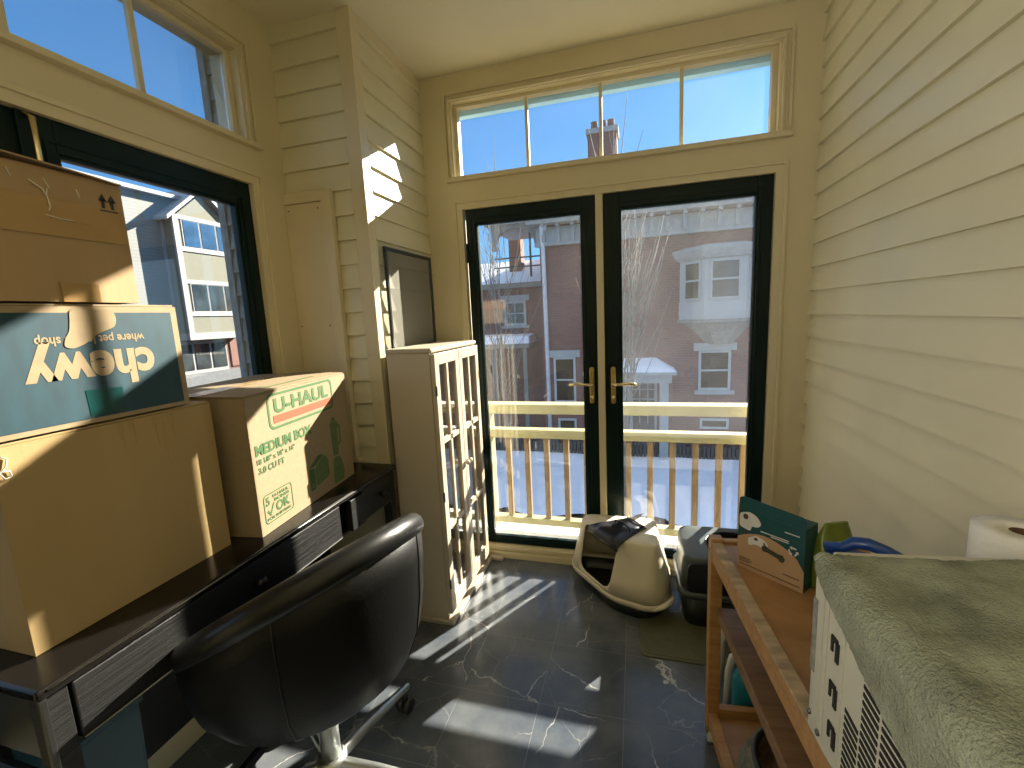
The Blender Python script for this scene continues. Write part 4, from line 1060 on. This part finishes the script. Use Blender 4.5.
mm = MB(); mm.box(-4.57, -4.53, -.05, 0, zz(1.1), zz(1.95)); mm.box(-4.95, -4.15, -.05, 0, zz(1.5), zz(1.54)); mm.build('muntin', M['bay_paint'], f)
q = MB(); q.box(-5.15, -3.95, -.1, .02, zz(2.0), zz(2.22)); q.box(-5.1, -4.0, -.1, .02, zz(.95), zz(1.05)); q.build('stone_lintel', M['stone'], f)
c = MB().box(-6.6, -3.75, -1.3, 0, zz(.25), zz(.42)).build('porch_roof', M['stone_dark'], wg)
MB().loft([[(-6.7, -1.4, zz(.42)), (-3.7, -1.4, zz(.42)), (-3.7, 0, zz(.42)), (-6.7, 0, zz(.42))], [(-6.6, -1.2, zz(.72)), (-3.75, -1.2, zz(.68)), (-3.8, 0, zz(.72)), (-6.6, 0, zz(.72))]], sm=False).build('porch_snow', M['snow'], c, bevel=.05)
for x in (-6.4, -5.2, -4.0): MB().box(x, x + .15, -1.25, -1.1, 0, zz(.25)).build('porch_post', M['stone_dark'], c)
# side porch under the main cornice
sp_ = thing('roof_porch', 'grey roofed upper balcony with iron rail at the brick house corner', 'balcony', (-2.9, 15.2, GZ))
MB().box(-1.95, 0, -.6, 2.5, zz(4.42), zz(4.75)).build('roof', M['stone'], sp_)
ac_ = MB()
pts = [(-1.75, 4.42), (-1.75, 3.6), (-1.62, 3.6)] + [(-.95 - .67 * math.cos(a), 3.75 + .55 * math.sin(a)) for a in [PI * k / 12 for k in range(13)]] + [(-.1, 3.55), (0, 3.55), (0, 4.42)]
ac_.prism([(x, zz(z)) for x, z in pts], -.5, -.38); ac_.build('arch', M['stone_dark'], sp_)
ir = MB()
for z in (3.05, 3.35): ir.bar((-1.7, -.4, zz(z)), (0, -.4, zz(z)), .045)
ir.bar((-.45, -.4, zz(2.7)), (-.45, -.4, zz(4.2)), .06); ir.build('iron_rail', M['iron'], sp_)

oh = thing('far_house', 'small orange brick house far behind the bare branches', 'house', (0, 24, GZ))
MB().box(-10.6, -7.2, 0, 5, 0, zz(2.5)).build('wall', M['brick_far'], oh)
MB().loft([[(-10.8, -.3, zz(2.5)), (-7, -.3, zz(2.5)), (-7, 5.3, zz(2.5)), (-10.8, 5.3, zz(2.5))], [(-10.8, 2.4, zz(3.6)), (-7, 2.4, zz(3.6)), (-7, 2.6, zz(3.6)), (-10.8, 2.6, zz(3.6))]], sm=False).build('roof', M['roof'], oh)
f = MB().frame(-9.1, -8.5, zz(1.3), zz(2.2), -.06, .05, .1).build('window', M['trim_out'], oh)
MB().box(-9.0, -8.6, -.02, .02, zz(1.4), zz(2.1)).build('pane', M['win_dark'], f)

# ------------------------------------------------------------------ outside: house at the left
lh = thing('gabled_house', 'white clapboard house with gabled three-storey bay seen through the side window', 'house', (-18, 0, GZ))
MB().box(-8, -.55, 4, 40, zz(1.2), zz(6.85)).build('wall', M['clap_out'], lh)
MB().box(-8, -.25, 3.8, 40, zz(6.85), zz(7.0)).build('eave', M['trim_out'], lh)
MB().loft([[(-8, 3.8, zz(7.0)), (-.25, 3.8, zz(7.0)), (-.25, 40, zz(7.0)), (-8, 40, zz(7.0))], [(-8, 4, zz(7.6)), (-6, 4, zz(7.6)), (-6, 40, zz(7.6)), (-8, 40, zz(7.6))]], sm=False).build('roof', M['roof'], lh)
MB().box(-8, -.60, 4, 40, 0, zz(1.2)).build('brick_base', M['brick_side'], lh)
A0, A1, AM = 14.35, 17.05, 15.70
MB().add([(x, y, zz(z)) for x in (-.7, 0) for y, z in ((A0, 1.3), (A1, 1.3), (A1, 6.0), (AM, 7.15), (A0, 6.0))],
         [(4, 3, 2, 1, 0), (5, 6, 7, 8, 9), (0, 1, 6, 5), (1, 2, 7, 6), (4, 0, 5, 9)]).build('bay', M['bay_left'], lh)
r = MB()
for y0, z0, y1, z1 in ((A0 - .35, 5.86, AM, 7.33), (AM, 7.33, A1 + .35, 5.86)):
    r.add([(x, y, zz(z)) for x in (-2.2, .22) for y, z in ((y0, z0), (y1, z1), (y1, z1 + .16), (y0, z0 + .16))], [(0, 1, 2, 3), (7, 6, 5, 4), (0, 4, 5, 1), (1, 5, 6, 2), (2, 6, 7, 3), (3, 7, 4, 0)])
r.build('gable_roof', M['trim_out'], lh)
t = MB(); t.box(-.05, .06, A0 - .02, A0 + .2, zz(1.3), zz(6.0)); t.box(-.05, .06, A1 - .2, A1 + .02, zz(1.3), zz(6.0))
t.box(-.6, .08, A0 - .05, A1 + .05, zz(1.05), zz(1.34)); t.box(-.02, .05, A0, A1, zz(6.0), zz(6.16)); t.box(-.02, .05, A0, A1, zz(4.72), zz(4.90)); t.box(-.02, .05, A0, A1, zz(3.40), zz(3.56)); t.box(-.02, .05, A0, A1, zz(2.05), zz(2.24))
t.box(-.58, -.50, A0 - .12, A0, zz(1.2), zz(6.0))
t.build('trim', M['trim_out'], lh)
for z0, z1, m in ((4.90, 6.0, 'win_blue'), (2.24, 3.40, 'win_dark')):
    for k in range(3):
        y0 = 14.75 + k * .78
        f = MB().box(-.02, .03, y0 - .06, y0 + .74, z0 - .03 - GZ, z1 + .03 - GZ).build('window', M['trim_out'], lh)
        MB().box(.02, .045, y0, y0 + .68, z0 + .03 - GZ, z1 - .03 - GZ).build('pane', M[m], f)
MB().box(-.62, -.56, 14.0, 16.5, zz(-.42), zz(1.0)).build('window_surround', M['trim_out'], lh)
for k in range(3): MB().box(-.57, -.53, 14.1 + k * .82, 14.78 + k * .82, zz(-.25), zz(.85)).build('pane', M['win_dark'], lh)
MB().box(-.6, -.5, 12.6, 22, 0, zz(-.42)).build('concrete_base', M['concrete'], lh)
MB().box(-.62, -.55, 16.7, 17.3, zz(-.3), zz(.95)).build('pink_panel', M['pink'], lh)

# ------------------------------------------------------------------ bare trees
def tree(name, label, base, h, spread, n, seed, lean=0., r0=.07):
    rnd = random.Random(seed)
    root = thing(name, label, 'tree', base)
    root['group'] = 'bare trees in the yard'
    tk = MB(); tp = [(0, 0, 0)]
    for k in range(1, 7): tp.append((lean * h * k / 6 + rnd.uniform(-.05, .05), rnd.uniform(-.05, .05), h * .62 * k / 6))
    tk.tube(tp, [r0 * (1 - .12 * k) for k in range(7)], 8); tk.build('trunk', M['bark'], root)
    br = MB()
    for i in range(n):
        t = rnd.uniform(.15, 1.); k = min(5, int(t * 6)); p = Vector(tp[k]).lerp(Vector(tp[k + 1]), t * 6 - k)
        a = rnd.uniform(0, 2 * PI); L = h * rnd.uniform(.32, .55) * (1.1 - .25 * t); out = spread * rnd.uniform(.4, 1.)
        pts = [p]; d = Vector((math.cos(a) * out, math.sin(a) * out * .5, 1)).normalized()
        for q in range(7):
            d = (d + Vector((rnd.uniform(-.12, .12), rnd.uniform(-.12, .12), .10))).normalized(); pts.append(pts[-1] + d * L / 7)
        br.tube(pts, [r0 * .30 * (1 - q / 8.5) for q in range(8)], 5)
        for q in (2, 3, 4, 5):
            d2 = (d + Vector((rnd.uniform(-.7, .7), rnd.uniform(-.5, .5), 0))).normalized(); s0 = pts[q]
            tw = [s0, s0 + d2 * L * .14, s0 + d2 * L * .26 + Vector((0, 0, L * .05)), s0 + d2 * L * .34 + Vector((0, 0, L * .12))]
            br.tube(tw, [r0 * .14, r0 * .11, r0 * .08, r0 * .05], 4)
    br.build('branches', M['bark'], root)
    return root
tree('bare_tree', 'bare pale-barked tree beyond the railing behind the right glazed door', (-.24, 9.0, GZ), 7.6, .34, 26, 3, .0, .085)
tree('bare_tree', 'bare many-branched tree in front of the recessed brick wing', (-2.75, 9.2, GZ), 7.4, .5, 17, 11, -.01, .05)

# ------------------------------------------------------------------ camera, sun, sky, added fill lamps
F, yaw, pitch, roll = 441.8, .276315, .150864, -.047085
cy, sy, cp, spn = math.cos(yaw), math.sin(yaw), math.cos(pitch), math.sin(pitch)
f = Vector((-sy * cp, cy * cp, -spn)); r = Vector((cy, sy, 0)); u = r.cross(f)
r2 = r * math.cos(roll) + u * math.sin(roll); u2 = -r * math.sin(roll) + u * math.cos(roll)
cam = bpy.data.cameras.new('camera'); co = bpy.data.objects.new('camera', cam); C.objects.link(co)
cam.sensor_fit = 'HORIZONTAL'; cam.sensor_width = 36; cam.lens = F / 1024 * 36; cam.clip_start = .02; cam.clip_end = 300
mw = Matrix((r2, u2, -f)).transposed().to_4x4(); mw.translation = Vector((0, 0, 1.4)); co.matrix_world = mw
bpy.context.scene.camera = co

EL, AZ = math.radians(25.6), math.radians(30.3)
sd_ = Vector((-math.sin(AZ) * math.cos(EL), -math.cos(AZ) * math.cos(EL), -math.sin(EL)))
sun = bpy.data.lights.new('sun', 'SUN'); sun.energy = 26.; sun.angle = math.radians(.55); sun.color = (1., .93, .78)
so = bpy.data.objects.new('sun', sun); C.objects.link(so); so.rotation_euler = sd_.to_track_quat('-Z', 'Y').to_euler(); so.location = (4, 8, 6)

sk2 = bpy.data.lights.new('outdoor_fill', 'SUN'); sk2.energy = 1.3; sk2.angle = 2.4; sk2.color = (.86, .92, 1.)  # added broad sun lamp, lifts the shaded snow and brick
s2 = bpy.data.objects.new('outdoor_fill', sk2); C.objects.link(s2); s2.location = (-3, -4, 9); s2.rotation_euler = Vector((.1, .6, -1)).to_track_quat('-Z', 'Y').to_euler()

w = bpy.data.worlds.new('sky'); bpy.context.scene.world = w; w.use_nodes = True; nt = w.node_tree
bg = nt.nodes['Background']; sk = nt.nodes.new('ShaderNodeTexSky'); sk.sky_type = 'NISHITA'; sk.sun_disc = False
sk.sun_elevation = EL; sk.sun_rotation = AZ; sk.altitude = 50; sk.air_density = 1.; sk.dust_density = .6; sk.ozone_density = 2.2
tn = nt.nodes.new('ShaderNodeMix'); tn.data_type = 'RGBA'; tn.blend_type = 'MULTIPLY'; tn.inputs[0].default_value = 1.; tn.inputs[7].default_value = (.095, .225, .37, 1)
gm = nt.nodes.new('ShaderNodeGamma'); gm.inputs['Gamma'].default_value = .6; nt.links.new(sk.outputs['Color'], gm.inputs['Color']); nt.links.new(gm.outputs[0], tn.inputs[6]); nt.links.new(tn.outputs[2], bg.inputs['Color']); bg.inputs['Strength'].default_value = 1.

ar = bpy.data.lights.new('fill_lamp', 'AREA'); ar.shape = 'RECTANGLE'; ar.size = 1.7; ar.size_y = 1.1; ar.energy = 44; ar.spread = math.radians(125); ar.color = (1., .95, .84)  # added unseen lamp at left rear, fills right wall and ceiling
ao = bpy.data.objects.new('fill_lamp', ar); C.objects.link(ao); ao.location = (-1.40, -.95, 1.85)
ao.rotation_euler = Vector((1, .12, .32)).to_track_quat('-Z', 'Z').to_euler()

sc = bpy.context.scene
sc.view_settings.view_transform = 'Standard'; sc.view_settings.look = 'None'; sc.view_settings.exposure = 0.; sc.view_settings.gamma = 1.
sc.cycles.max_bounces = 10; sc.cycles.diffuse_bounces = 5; sc.cycles.transparent_max_bounces = 24; sc.cycles.use_denoising = True
sc.cycles.sample_clamp_indirect = 6.
